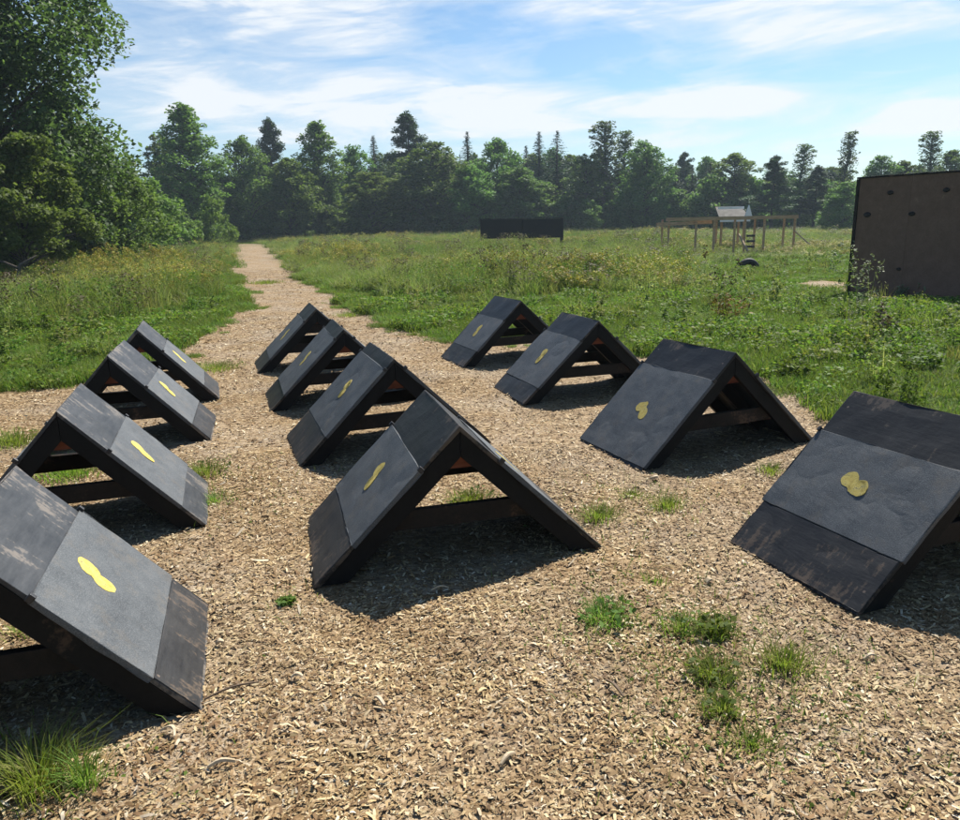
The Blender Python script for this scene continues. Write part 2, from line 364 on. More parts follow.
bigc = rng.random(n) < .012; L[bigc] *= 1.7; W[bigc] *= 1.3
an = rng.uniform(0, 2 * np.pi, n); tilt = rng.normal(0, .18, n); rollx = rng.normal(0, .32, n)
dx = np.stack([np.cos(an) * np.cos(tilt), np.sin(an) * np.cos(tilt), np.sin(tilt)], 1)
sd = np.stack([-np.sin(an) * np.cos(rollx), np.cos(an) * np.cos(rollx), np.sin(rollx)], 1)
nm = np.cross(dx, sd)
z0 = relief(P) + np.abs(np.sin(tilt)) * L / 2 + np.abs(np.sin(rollx)) * W / 2 + rng.uniform(.001, .008, n)
C = np.concatenate([P, z0[:, None]], 1)
bend = rng.normal(0, .10, n) * L; tp = rng.uniform(.35, 1, n); tp2 = rng.uniform(.35, 1, n)
hl = (L / 2)[:, None]; hw = (W / 2)[:, None]; b_ = bend[:, None]
vs = np.stack([C - dx * hl - sd * hw * tp[:, None], C - dx * hl * rng.uniform(.8, 1, (n, 1)) + sd * hw * tp[:, None],
               C - sd * hw + nm * b_, C + sd * hw + nm * b_,
               C + dx * hl - sd * hw * tp2[:, None], C + dx * hl * rng.uniform(.8, 1, (n, 1)) + sd * hw * tp2[:, None]], 1).reshape(-1, 3)
o6 = np.arange(n) * 6
fc = np.stack([o6, o6 + 2, o6 + 3, o6 + 1, o6 + 2, o6 + 4, o6 + 5, o6 + 3], 1).ravel()
co = link('wood_chips', np_mesh('wood_chips', vs, fc, np.full(2 * n, 4), [M['chip']]))
tag(co, 'loose tan and brown wood chips covering the clearing between the frames', 'wood chips', kind='stuff')

# ------------------------------------------------------------------ plants: blades and leaves as arrays
class Leaves:
    def __init__(s): s.v = []; s.f = []; s.c = []; s.m = []; s.n = 0
    def add(s, v, f, c, m):
        s.v.append(v); s.f.append(f + s.n); s.c.append(c); s.m.append(np.full(len(c), m)); s.n += len(v)
    def blades(s, base, h, w, an, lean, m=0, curve=1.0):
        """tapering bent blades: base (n,3)"""
        n = len(base); d = np.stack([np.cos(an), np.sin(an), np.zeros(n)], 1); sd = np.stack([-np.sin(an), np.cos(an), np.zeros(n)], 1)
        tw = rng.uniform(-1, 1, n)[:, None]; sd = sd + d * tw; sd /= np.linalg.norm(sd, axis=1)[:, None]
        up = np.array([0, 0, 1.0]); h = h[:, None]; w = w[:, None]; ln = lean[:, None]
        p1 = base + up * h * .5 + d * ln * h * .28; p2 = base + up * h * (1 - .25 * np.abs(ln) * curve) + d * ln * h * .95
        v = np.stack([base - sd * w / 2, base + sd * w / 2, p1 - sd * w * .42, p1 + sd * w * .42, p2], 1).reshape(-1, 3)
        o = np.arange(n) * 5
        f = np.stack([o, o + 1, o + 3, o + 2, o + 2, o + 3, o + 4], 1).ravel()
        s.add(v, f, np.tile([4, 3], n), m)
    def leaves(s, c, size, m=0, upb=.5, asp=.6, dirv=None, fold=.12):
        """pointed four-corner leaves, at centres c"""
        n = len(c); nm = rng.normal(0, 1, (n, 3)); nm[:, 2] = np.abs(nm[:, 2]) + upb * 2; nm /= np.linalg.norm(nm, axis=1)[:, None]
        t = rng.normal(0, 1, (n, 3)) if dirv is None else dirv + rng.normal(0, .25, (n, 3))
        t -= nm * (t * nm).sum(1)[:, None]; t /= np.linalg.norm(t, axis=1)[:, None] + 1e-9
        b = np.cross(nm, t); sz = np.broadcast_to(size, n)[:, None] * rng.uniform(.65, 1.3, (n, 1))
        k = nm * sz * fold
        v = np.stack([c - t * sz / 2, c + b * sz * asp / 2 + k, c + t * sz / 2, c - b * sz * asp / 2 + k], 1).reshape(-1, 3)
        s.add(v, np.arange(4 * n), np.full(n, 4), m)
    def mesh(s, name, mats):
        return np_mesh(name, np.concatenate(s.v), np.concatenate(s.f), np.concatenate(s.c), mats, np.concatenate(s.m))

def disc(n, r, p=.5):
    a = rng.uniform(0, 2 * np.pi, n); q = r * rng.random(n) ** p
    return np.stack([q * np.cos(a), q * np.sin(a), np.zeros(n)], 1)
def short_clump(r, n, h, w=.006):
    L = Leaves(); L.blades(disc(n, r), rng.uniform(.4, 1.1, n) * h, rng.uniform(.6, 1.3, n) * w, rng.uniform(0, 6.283, n), rng.uniform(.1, 1.1, n)); return L
def broad_clump(r, n, h, size):
    L = Leaves(); b = disc(n, r); b[:, 2] = rng.uniform(.15, 1, n) * h
    L.leaves(b, size, 0, .6, .62); m = n // 3
    L.blades(disc(m, r), rng.uniform(.5, 1.2, m) * h, np.full(m, .005), rng.uniform(0, 6.283, m), rng.uniform(.1, .7, m), 1); return L
def tall_clump(r, n, h):
    L = Leaves(); L.blades(disc(n, r), rng.uniform(.45, 1.05, n) * h, rng.uniform(.006, .012, n), rng.uniform(0, 6.283, n), rng.uniform(.05, .7, n))
    k = n // 6; b = disc(k, r); b[:, 2] = rng.uniform(.75, 1.1, k) * h
    L.leaves(b, .05, 0, -.5, .25, np.tile([0, 0, 1.0], (k, 1))); return L
def stem_forb(L, x, y, h, lm, fm, nl, leaf, plume):
    """one upright stem with leaves and, when plume > 0, a feathery flower head"""
    lean = rng.uniform(-.18, .18, 2); z = np.sort(rng.uniform(.12, .95, nl)) * h; a = rng.uniform(0, 6.283, nl)
    L.blades(np.array([[x, y, 0]]), np.array([h]), np.array([.012]), np.array([rng.uniform(0, 6.28)]), np.array([.1]), lm)
    dv = np.stack([np.cos(a), np.sin(a), rng.uniform(-.1, .6, nl)], 1); sz = leaf * (1.15 - z / h * .6)
    c = np.stack([x + lean[0] * z, y + lean[1] * z, z], 1) + dv * sz[:, None] * .5
    L.leaves(c, sz, lm, .3, .28, dv)
    if plume:
        k = 26; zz = h * rng.uniform(.82, 1.08, k); c = np.stack([x + lean[0] * h + rng.normal(0, plume, k) * (1.15 - zz / h + .1) * 3, y + lean[1] * h + rng.normal(0, plume, k) * (1.15 - zz / h + .1) * 3, zz], 1)
        L.leaves(c, .045, fm, .3, .7)
def forb_clump(r, n, h, plume, leaf=.1, lm=0, fm=1):
    L = Leaves(); b = disc(n, r)
    for i in range(n): stem_forb(L, b[i, 0], b[i, 1], h * rng.uniform(.6, 1.1), lm, fm, 18, leaf, plume)
    return L
protos = {}
def proto_set(name, meshes):
    c = bpy.data.collections.new(name)
    for i, me in enumerate(meshes): c.objects.link(bpy.data.objects.new(f'{name}_{chr(97 + i)}', me))
    protos[name] = c; return c
def gn_scatter(name, pts, rot, scl, idx, coll):
    me = bpy.data.meshes.new(name); n = len(pts); me.vertices.add(n); me.vertices.foreach_set('co', np.asarray(pts, np.float32).ravel())
    for an, ty, d, key in (('rot', 'FLOAT_VECTOR', rot, 'vector'), ('scl', 'FLOAT_VECTOR', scl, 'vector'), ('idx', 'INT', idx, 'value')):
        q = me.attributes.new(an, ty, 'POINT'); q.data.foreach_set(key, np.asarray(d, np.int32 if ty == 'INT' else np.float32).ravel())
    o = link(name, me); ng = bpy.data.node_groups.new(name, 'GeometryNodeTree')
    ng.interface.new_socket('Geometry', in_out='INPUT', socket_type='NodeSocketGeometry'); ng.interface.new_socket('Geometry', in_out='OUTPUT', socket_type='NodeSocketGeometry')
    gi = ng.nodes.new('NodeGroupInput'); gout = ng.nodes.new('NodeGroupOutput'); ip = ng.nodes.new('GeometryNodeInstanceOnPoints'); ci = ng.nodes.new('GeometryNodeCollectionInfo')
    ci.inputs['Collection'].default_value = coll; ci.inputs['Separate Children'].default_value = True; ci.inputs['Reset Children'].default_value = True
    ip.inputs['Pick Instance'].default_value = True
    for nm_, ty, sock in (('rot', 'FLOAT_VECTOR', 'Rotation'), ('scl', 'FLOAT_VECTOR', 'Scale'), ('idx', 'INT', 'Instance Index')):
        na = ng.nodes.new('GeometryNodeInputNamedAttribute'); na.data_type = ty; na.inputs['Name'].default_value = nm_
        ng.links.new(na.outputs['Attribute'], ip.inputs[sock])
    ng.links.new(gi.outputs[0], ip.inputs['Points']); ng.links.new(ci.outputs[0], ip.inputs['Instance']); ng.links.new(ip.outputs[0], gout.inputs[0])
    md = o.modifiers.new('scatter', 'NODES'); md.node_group = ng
    return o
def place(P, smin, smax, dist_grow=0.0, tilt=.08):
    n = len(P); z = relief(P); s = rng.uniform(smin, smax, n) * (1 + dist_grow * P[:, 1])
    rot = np.stack([rng.normal(0, tilt, n), rng.normal(0, tilt, n), rng.uniform(0, 6.283, n)], 1)
    return np.concatenate([P, z[:, None]], 1), rot, np.stack([s, s, rng.uniform(smin, smax, n)], 1)

# short lawn beside the clearing
lawn_c = proto_set('lawn', [short_clump(.17, 150, .10).mesh('lawn_a', [M['grass']]), short_clump(.16, 120, .15, .007).mesh('lawn_b', [M['grass']]),
                            broad_clump(.15, 80, .09, .030).mesh('lawn_c', [M['forb'], M['grass']]), short_clump(.2, 110, .07).mesh('lawn_d', [M['grass']]),
                            broad_clump(.17, 100, .15, .042).mesh('lawn_e', [M['grass'], M['grass']])])
q = np.concatenate([scatter(52000, -9, 15, 3.2, 17), scatter(34000, -18, 30, 17, 44)])
q = q[in_view(q, 2.5) & ~is_chip(q) & ~is_tall(q)]
big = np.sin(.9 * q[:, 0] + 1) * np.sin(1.1 * q[:, 1]) + .6 * np.sin(2.3 * q[:, 0] - 1.7 * q[:, 1])
pts, rot, scl = place(q, .7, 1.3, .012)
scl[:, 2] *= 1 + .35 * np.clip(big, -1, 1.2)
idx = np.where(big + rng.normal(0, .5, len(q)) > .35, rng.choice([1, 2, 4], len(q), p=[.5, .2, .3]), rng.choice([0, 1, 3], len(q)))
tag(gn_scatter('lawn_grass', pts, rot, scl, idx, lawn_c), 'short bright green grass and clover bordering the wood chips', 'grass', kind='stuff')

# sparse grass creeping over the edge of the chips
q = scatter(60000, -9, 12, 3, 20); q = q[in_view(q, 2) & is_chip(q)]
near_edge = np.zeros(len(q), bool)
for dx_, dy_ in ((.45, 0), (-.45, 0), (0, .6), (0, -.6)): near_edge |= ~is_chip(q + np.array([dx_, dy_]))
q = q[near_edge & (np.sin(3 * q[:, 0]) * np.sin(2.6 * q[:, 1] + 1) + rng.normal(0, .5, len(q)) > .9)]
pts, rot, scl = place(q, .35, .8)
tag(gn_scatter('edge_grass', pts, rot, scl, rng.integers(0, 4, len(q)), lawn_c), 'thin grass creeping over the edge of the wood chips', 'grass', kind='stuff')

# scattered weeds standing in the lawn
weeds_c = proto_set('weeds', [forb_clump(.14, 6, .34, 0, .10).mesh('weeds_a', [M['forb'], M['forb']]), forb_clump(.10, 4, .5, .02, .08).mesh('weeds_b', [M['tall'], M['tall']]),
                              tall_clump(.16, 60, .42).mesh('weeds_c', [M['tall']]), broad_clump(.2, 90, .26, .07).mesh('weeds_d', [M['forb'], M['grass']])])
q = np.concatenate([scatter(1500, -9, 15, 5, 17), scatter(2600, -18, 30, 17, 44)])
q = q[in_view(q, 2.5) & ~is_chip(q) & ~is_tall(q) & ~is_chip(q + np.array([.4, .5])) & ~is_chip(q - np.array([.4, .5]))]
q = q[np.sin(1.3 * q[:, 0] + 2) * np.sin(.9 * q[:, 1]) + rng.normal(0, .6, len(q)) > .15]
pts, rot, scl = place(q, .55, 1.15, .01)
tag(gn_scatter('lawn_weeds', pts, rot, scl, rng.choice(4, len(q), p=[.3, .2, .25, .25]), weeds_c), 'leafy weeds and longer blades scattered through the lawn', 'weeds', kind='stuff')

# tall meadow
mead_c = proto_set('meadow', [tall_clump(.3, 120, .75).mesh('meadow_a', [M['tall']]), tall_clump(.32, 110, .95).mesh('meadow_b', [M['tall']]),
                              forb_clump(.28, 9, .85, .05, .09).mesh('meadow_c', [M['forb'], M['yellow_flower']]), forb_clump(.3, 8, .8, 0, .11).mesh('meadow_d', [M['forb'], M['forb']]),
                              forb_clump(.28, 8, .9, .05, .08).mesh('meadow_e', [M['tall'], M['dusky']]), tall_clump(.3, 120, .55).mesh('meadow_f', [M['grass']])])
q = np.concatenate([scatter(9000, -20, 20, 8, 24), scatter(16000, -38, 40, 24, 52), scatter(26000, -78, 80, 52, 112)])
q = q[in_view(q, 4) & is_tall(q)]
pts, rot, scl = place(q, .75, 1.2, .010)
f1 = np.sin(.21 * q[:, 0] + .8) * np.sin(.13 * q[:, 1] + .4) + .7 * np.sin(.55 * q[:, 0] + .31 * q[:, 1])
f2 = np.sin(.17 * q[:, 0] - .27 * q[:, 1]) + .5 * np.sin(.8 * q[:, 0] + 1)
u = rng.random(len(q)); idx = np.select([u < .22, u < .36, u < .36 + .08 * (f1 > .0) + .13 * (f1 > .7), u < .74, u < .775], [0, 1, 2, np.where(f2 > -.2, 3, 5), 4], 5)
scl[:, 2] *= np.clip(.95 + .2 * f2, .6, 1.25)
front = np.zeros(len(q), bool)
for d_ in (.8, 1.6): front |= ~is_tall(q - np.array([0, d_]))
scl[front, 2] *= .7
scl[:, 2] *= np.where(q[:, 0] > .27 * q[:, 1], .55, .82)
near_wall = (np.abs(q[:, 0] - .055 * q[:, 1]) < 4.5) & (q[:, 1] > 42) & (q[:, 1] < 56); scl[near_wall, 2] *= .38
tag(gn_scatter('meadow_grass', pts, rot, scl, idx, mead_c), 'tall meadow grass mixed with yellow goldenrod spreading to the tree line', 'meadow', kind='stuff')

# ------------------------------------------------------------------ trees
def ellip(n, c, r, p=.45):
    d = rng.normal(0, 1, (n, 3)); d /= np.linalg.norm(d, axis=1)[:, None]
    return np.asarray(c) + d * np.asarray(r) * (rng.random(n) ** p)[:, None]
def tree_decid(H, Rr, base, n_cl, n_leaf, leaf, shape, lean=0, twigs=True, gap=.0, fill=.13):
    """crown of leaf clumps carried on limbs; shape(t) gives the relative crown radius at height share t"""
    L = Leaves(); T = MB(); cl = []
    tx = lambda z: np.array([lean * (z / H) ** 2 * H, .25 * math.sin(z * .6), z])
    T.tube([tx(H * t) for t in np.linspace(0, .93, 8)], [max(.02, H * .017 * (1 - t) + .02) for t in np.linspace(0, .93, 8)], 8)
    for i in range(n_cl):
        t = (i + rng.random()) / n_cl; z = H * (base + (1 - base) * t * .97); rr = Rr * shape(t)
        a = i * 2.4 + rng.uniform(-.5, .5); q = rr * rng.uniform(.2, 1.02)
        c = tx(z) + np.array([q * math.cos(a), q * math.sin(a), rng.uniform(-.2, .4)])
        cr_ = Rr * rng.choice([.14, .19, .25, .32], p=[.35, .3, .22, .13]) * rng.uniform(.85, 1.15) * (.5 + .5 * shape(t))
        cl.append((c, cr_))
        if twigs and q > .12 * Rr:
            z2 = max(H * base * .6, z - q * rng.uniform(.5, .9)); p0 = tx(z2)
            T.tube([p0, (p0 + c) / 2 + np.array([0, 0, .08 * q]), c], [max(.015, H * .006 * (1 - t * .6)), max(.01, H * .004), .008], 5)
    tot = sum(r ** 2 for _, r in cl)
    for c, r in cl:
        k = int(n_leaf * r * r / tot)
        if rng.random() < gap: k //= 4
        L.leaves(ellip(k, c, (r, r, r * .75), .5), leaf, 0, .25, .62)
    k = int(n_leaf * fill)
    if k:
        t = rng.random(k) ** .8; a = rng.uniform(0, 6.283, k); env = np.array([shape(x) for x in t])
        q = Rr * env * rng.random(k) ** .6 * (.74 + .12 * np.sin(3 * a + 9 * t) + .1 * np.sin(7 * a - 17 * t))
        z = H * (base + (1 - base) * t * .98)
        L.leaves(np.stack([q * np.cos(a) + lean * (z / H) ** 2 * H, q * np.sin(a), z], 1), leaf, 0, .25, .62)
    return L, T
def tree_spruce(H, Rr, n_lev, leaf, mind=.16, even=.75):
    L = Leaves(); T = MB(); T.tube([(0, 0, H * t) for t in (0, .3, .6, .98)], [H * .013, H * .010, H * .006, .01], 6)
    C = []; D = []; SZ = []
    for i in range(n_lev):
        t = i / n_lev; z = H * (.04 + .955 * t); rl = Rr * (1 - t) ** .85 * rng.uniform(even, 1.12) + mind
        nb = max(6, int(13 * (1 - t) + 6))
        for j in range(nb):
            a = rng.uniform(0, 6.283); l = rl * rng.uniform(.7, 1.1); k = max(3, int(l / leaf * 1.9))
            s_ = (np.arange(k) + rng.random(k)) / k; d = np.array([math.cos(a), math.sin(a)])
            zz = z - l * .38 * s_ + l * .2 * s_ ** 2.5
            C.append(np.stack([d[0] * l * s_ + rng.normal(0, .06 * leaf, k), d[1] * l * s_ + rng.normal(0, .06 * leaf, k), zz + rng.normal(0, .1 * leaf, k)], 1))
            D.append(np.tile([d[0], d[1], -.3], (k, 1))); SZ.append(np.full(k, leaf * (1.1 - .72 * t)))
    L.leaves(np.concatenate(C), np.concatenate(SZ), 0, .5, .5, np.concatenate(D)); 
    return L, T
def tree_pine(H, Rr, n_w, leaf, n_leaf, low=.28):
    L = Leaves(); T = MB(); T.tube([(.1 * math.sin(5 * t), 0, H * t) for t in np.linspace(0, .97, 7)], [H * .014 * (1 - t) + .03 for t in np.linspace(0, .97, 7)], 7)
    for i in range(n_w):
        t = i / n_w; z = H * (low + (1 - low) * t); rl = Rr * (1 - t) ** .7 * rng.uniform(.6, 1.1) + .15
        for j in range(rng.integers(3, 6)):
            a = rng.uniform(0, 6.283); l = rl * rng.uniform(.6, 1.1); e = np.array([math.cos(a) * l, math.sin(a) * l, z + l * rng.uniform(.05, .35)])
            T.tube([(0, 0, z), e * .5 + np.array([0, 0, z * .5 - .05]), e], [.05, .035, .012], 5)
            for s_, rr in ((1, .34), (.68, .3), (.4, .22)):
                c = np.array([0, 0, z]) * (1 - s_) + e * s_; k = int(n_leaf * rr * (1.1 - .6 * t))
                L.leaves(ellip(k, c, (Rr * rr * .8 * (1.15 - .75 * t), Rr * rr * .8 * (1.15 - .75 * t), Rr * rr * .45)), leaf, 0, .4, .4)
    k = n_leaf // 3; L.leaves(ellip(k, (0, 0, H * .98), (.35, .35, .6)), leaf, 0, .2, .4)
    return L, T
oval = lambda t: max(.12, math.sin(math.pi * (.12 + .83 * t)) ** .7)
dome = lambda t: max(.2, (1 - t ** 3) ** .55 * (.8 + .2 * min(1, t * 4)))
cone = lambda t: max(.1, (1 - t) ** .65)
oval2 = lambda t: max(.16, math.sin(math.pi * (.24 + .72 * t)) ** .75)
oval3 = lambda t: max(.3, math.sin(math.pi * (.16 + .70 * t)) ** .5)
column_ = lambda t: max(.12, math.sin(math.pi * (.2 + .74 * t)) ** .45)
PROTO = {}
def reg(kind, LT, lm, bm='bark'):
    L, T = LT; crown = L.mesh('crown', [M[lm]]); trunk = T.mesh('trunk', M[bm], True)
    co_ = np.empty(len(crown.vertices) * 3, np.float32); crown.vertices.foreach_get('co', co_); co_ = co_.reshape(-1, 3)
    PROTO.setdefault(kind, []).append((crown, trunk, float(np.percentile(co_[:, 2], 99.9)), float(np.percentile(np.hypot(co_[:, 0], co_[:, 1]), 97))))
for _ in range(3): reg('round', tree_decid(12, 4, .04, 130, 14000, .3, dome), 'leaf')
for _ in range(2): reg('oval', tree_decid(13, 3, .05, 120, 12000, .3, oval), 'leaf')
for _ in range(2): reg('light', tree_decid(12, 3.4, .04, 120, 12000, .3, dome), 'leaf_light')
for _ in range(2): reg('poplar', tree_decid(15, 3, .03, 240, 15000, .28, oval2, fill=.22), 'leaf_light')
for _ in range(2): reg('thin', tree_decid(15, 1.7, .2, 110, 3800, .24, column_, gap=.35, fill=.55), 'thin', 'grey_bark')
for _ in range(2): reg('spruce', tree_spruce(14, 2.4, 85, .4, .05, .85), 'needle')
for _ in range(2): reg('spire', tree_spruce(15, 1.8, 110, .42, .06, .93), 'needle')
for _ in range(2): reg('pine', tree_pine(16, 3.2, 19, .34, 330), 'pine')
for _ in range(3): reg('bush', tree_decid(4.5, 2.7, .0, 42, 4500, .26, dome, twigs=False), 'leaf_light')
for _ in range(2): reg('dark_bush', tree_decid(6, 3, .0, 42, 4500, .3, dome, twigs=False), 'leaf')
for c_ in PROTO.values(): pass
def tree(kind, var, px, top, Y, wpx, label, name, cat, group=None):
    crown, trunk, h0, r0 = PROTO[kind][var % len(PROTO[kind])]
    p = at(px, top, Y); H = p.z + .1; Rr = wpx / 2 * Y / F_PX
    t = empty(name, (p.x, Y, -.1), rng.uniform(0, 6.28)); tag(t, label, cat, group)
    for nm_, me in (('trunk', trunk), ('crown', crown)):
        o = link(nm_, me, t); o.scale = (Rr / r0, Rr / r0, H / h0)
    return t
G = 'trees of the forest edge beyond the meadow'
FOREST = [
 ('poplar', 0, 183, 104, 84, 64, 'tall pale green poplar rising left of the path end, behind the round bushes', 'poplar_tree'),
 ('oval', 0, 160, 135, 95, 40, 'slim green tree tucked between the near leafy tree and the tall pale poplar', 'leafy_tree'),
 ('round', 0, 240, 136, 92, 58, 'rounded green tree right of the tall pale poplar, straight above the end of the path', 'leafy_tree'),
 ('pine', 0, 268, 119, 108, 44, 'dark flat-topped pine poking up between the path-end tree and the next tall leafy crown', 'pine_tree'),
 ('poplar', 1, 314, 122, 98, 56, 'tall pointed leafy tree halfway between the dark flat-topped pine and the thin lone spire', 'poplar_tree'),
 ('light', 0, 288, 158, 92, 46, 'lower light green tree in front of the dark flat-topped pine', 'leafy_tree'),
 ('round', 1, 352, 146, 104, 44, 'leafy crown just left of the lone thin spire at left of the tallest pine', 'leafy_tree'),
 ('spire', 0, 373, 136, 112, 38, 'lone thin dark spire closest on the left of the tallest big pine', 'spruce_tree'),
 ('pine', 1, 407, 113, 106, 56, 'tallest big pine with uneven layered top, left of the black raised wall', 'pine_tree'),
 ('round', 2, 432, 142, 96, 72, 'broad rounded leafy tree right below the tallest big pine', 'leafy_tree'),
 ('light', 1, 372, 172, 93, 56, 'short wide light green tree below the lone thin spire', 'leafy_tree'),
 ('spire', 1, 467, 132, 112, 40, 'thin dark spire standing over the crowns left of the black raised wall', 'spruce_tree'),
 ('round', 0, 497, 138, 102, 58, 'rounded dark crown straight above the left end of the black raised wall', 'leafy_tree'),
 ('light', 0, 470, 165, 94, 48, 'low light green crown below the thin spire left of the raised wall', 'leafy_tree'),
 ('spire', 0, 526, 146, 114, 34, 'smallest thin spire, above the middle of the black raised wall', 'spruce_tree'),
 ('spire', 1, 539, 132, 110, 44, 'left one of the twin spires above the right end of the raised wall', 'spruce_tree'),
 ('spruce', 0, 557, 131, 104, 54, 'right and broader one of the twin spires above the right end of the raised wall', 'spruce_tree'),
 ('oval', 1, 520, 168, 95, 50, 'leafy crown directly behind the black raised wall', 'leafy_tree'),
 ('thin', 0, 606, 121, 100, 34, 'tallest scraggly tree with sky showing through, right of the twin spires', 'scraggly_tree'),
 ('thin', 1, 625, 130, 102, 30, 'second scraggly tree leaning against the round crown on its right', 'scraggly_tree'),
 ('oval', 0, 586, 155, 98, 40, 'green tree filling between the broad spire and the tallest scraggly tree', 'leafy_tree'),
 ('round', 1, 646, 141, 96, 52, 'full rounded crown right of the scraggly trees and left of the small spruces', 'leafy_tree'),
 ('spruce', 1, 676, 163, 98, 36, 'leftmost small dark spruce beside the full rounded crown', 'spruce_tree'),
 ('spruce', 0, 693, 165, 100, 38, 'middle small dark spruce above the left end of the timber climbing frame', 'spruce_tree'),
 ('spruce', 1, 711, 162, 99, 36, 'rightmost small dark spruce beside the pale airy crown', 'spruce_tree'),
 ('light', 1, 735, 153, 98, 46, 'pale airy crown above the white hut of the climbing frame', 'leafy_tree'),
 ('pine', 0, 776, 156, 88, 44, 'dark bluish pine above the right half of the timber climbing frame', 'pine_tree'),
 ('thin', 0, 804, 144, 94, 24, 'thin pale tree rising just right of the dark bluish pine', 'scraggly_tree'),
 ('pine', 1, 818, 166, 90, 36, 'shorter pine right of the thin pale tree, above the sloping prop', 'pine_tree'),
 ('thin', 1, 850, 131, 84, 22, 'tall narrow grey-green tree rising at the left corner of the climbing wall', 'scraggly_tree'),
 ('light', 0, 846, 182, 78, 36, 'low green tree at the foot of the tall narrow tree beside the climbing wall', 'leafy_tree'),
 ('round', 2, 882, 156, 86, 42, 'rounded crown showing over the climbing wall, left of its middle', 'leafy_tree'),
 ('light', 1, 906, 161, 86, 36, 'lower pale crown showing over the middle of the climbing wall', 'leafy_tree'),
 ('thin', 0, 934, 131, 84, 26, 'tall thin airy tree standing above the right part of the climbing wall', 'scraggly_tree'),
 ('light', 0, 953, 150, 86, 34, 'leafy crown at the right edge of the photo above the climbing wall', 'leafy_tree'),
 ('bush', 0, 208, 196, 66, 42, 'rounded grey-green bush at the left edge of the path end', 'round_bush'),
 ('bush', 1, 172, 200, 58, 44, 'low rounded bush below the tall pale poplar', 'round_bush'),
 ('bush', 2, 145, 178, 50, 70, 'light green bush spilling from the near leafy tree into the meadow', 'round_bush'),
]
for i, (k, v, px, top, Y, w, lab, nm_) in enumerate(FOREST):
    tree(k, v, px, top, Y, w * (1.28 if k in ('round', 'oval', 'light') else 1.1), lab, nm_, 'bush' if 'bush' in nm_ else 'tree', G if Y > 70 else None)
# the wood behind and the undergrowth at its foot read as one mass
wood_c = proto_set('wood', [PROTO[k][0][0] for k in ('round', 'oval', 'light', 'spruce', 'pine')])
hs = [PROTO[k][0][2] for k in ('round', 'oval', 'light', 'spruce', 'pine')]
q = np.concatenate([scatter(150, -95, 35, 112, 135), scatter(70, 35, 105, 112, 135)]); n = len(q); idx = rng.integers(0, 5, n)
Ht = rng.uniform(9.0, 12.3, n); Ht[150:] *= .72; s = Ht / np.array(hs)[idx]; ws = rng.uniform(.8, 1.15, n)
tag(gn_scatter('far_wood', np.concatenate([q, np.full((n, 1), -.2)], 1), np.stack([np.zeros(n), np.zeros(n), rng.uniform(0, 6.28, n)], 1), np.stack([ws, ws, s], 1), idx, wood_c),
    'dense dark wood filling in behind the front trees', 'wood', kind='stuff')
under_c = proto_set('under', [PROTO['dark_bush'][0][0], PROTO['dark_bush'][1][0], PROTO['round'][1][0]])
n = 110; xx = np.linspace(-72, 62, n) + rng.normal(0, .6, n); yy = 96 + rng.uniform(-3, 8, n)
yy[:26] -= np.linspace(26, 0, 26)
idx = rng.choice([0, 1, 2], n, p=[.45, .45, .1]); s = rng.uniform(.6, 1.15, n); s[idx == 2] *= .55
tag(gn_scatter('undergrowth', np.stack([xx, yy, np.full(n, -.2)], 1), np.stack([np.zeros(n), np.zeros(n), rng.uniform(0, 6.28, n)], 1), np.stack([s * 1.1, s * 1.1, s], 1), idx, under_c),
    'dark undergrowth along the foot of the forest edge', 'undergrowth', kind='stuff')

# near trees at the left
def near_tree(name, label, px, py, Y, H, Rr, base, ncl, nleaf, leaf, shape, lm, lean=0, cat='tree', top=None):
    L, T = tree_decid(H, Rr, base, ncl, nleaf, leaf, shape, lean)
    p = at(px, py, Y); t = empty(name, (p.x, Y, 0)); tag(t, label, cat)
    link('trunk', T.mesh('trunk', M['bark'], True), t); link('crown', L.mesh('crown', [M[lm]]), t); return t
near_tree('leafy_tree', 'big dark green leafy tree rising out of the frame at the left edge', -4, 280, 29, 14.6, 4.9, .06, 260, 82000, .21, oval3, 'leaf_big')
near_tree('leafy_tree', 'tall leafy tree half cut off by the left edge behind the bushy sapling', -55, 270, 26, 10.5, 3.6, .1, 90, 26000, .21, oval, 'leaf_big')
near_tree('young_tree', 'low bushy young tree with bright leaves and a bent stem under the big dark tree', 26, 282, 24.5, 4.4, 2.1, .22, 60, 16000, .15, dome, 'leaf_light', .06)
near_tree('leafy_tree', 'mid-height light green tree leaning out right of the big dark tree', 100, 250, 34, 5.6, 2.8, .03, 110, 22000, .17, dome, 'leaf_light')
bs = MB(); p0 = ground(10, 292); bs.tube([p0, p0 + Vector((.22, .1, .35)), p0 + Vector((.3, .2, .75)), p0 + Vector((.75, .3, 1.0))], [.06, .055, .05, .02], 7)
bs.tube([p0 + Vector((.28, .17, .65)), p0 + Vector((-.1, .1, .85)), p0 + Vector((-.5, .2, .9))], [.04, .03, .015], 6)
tag(bs.build('fallen_branch', M['bark'], smooth=True), 'bare dark bent branch propped in the grass under the bright young tree', 'branch')

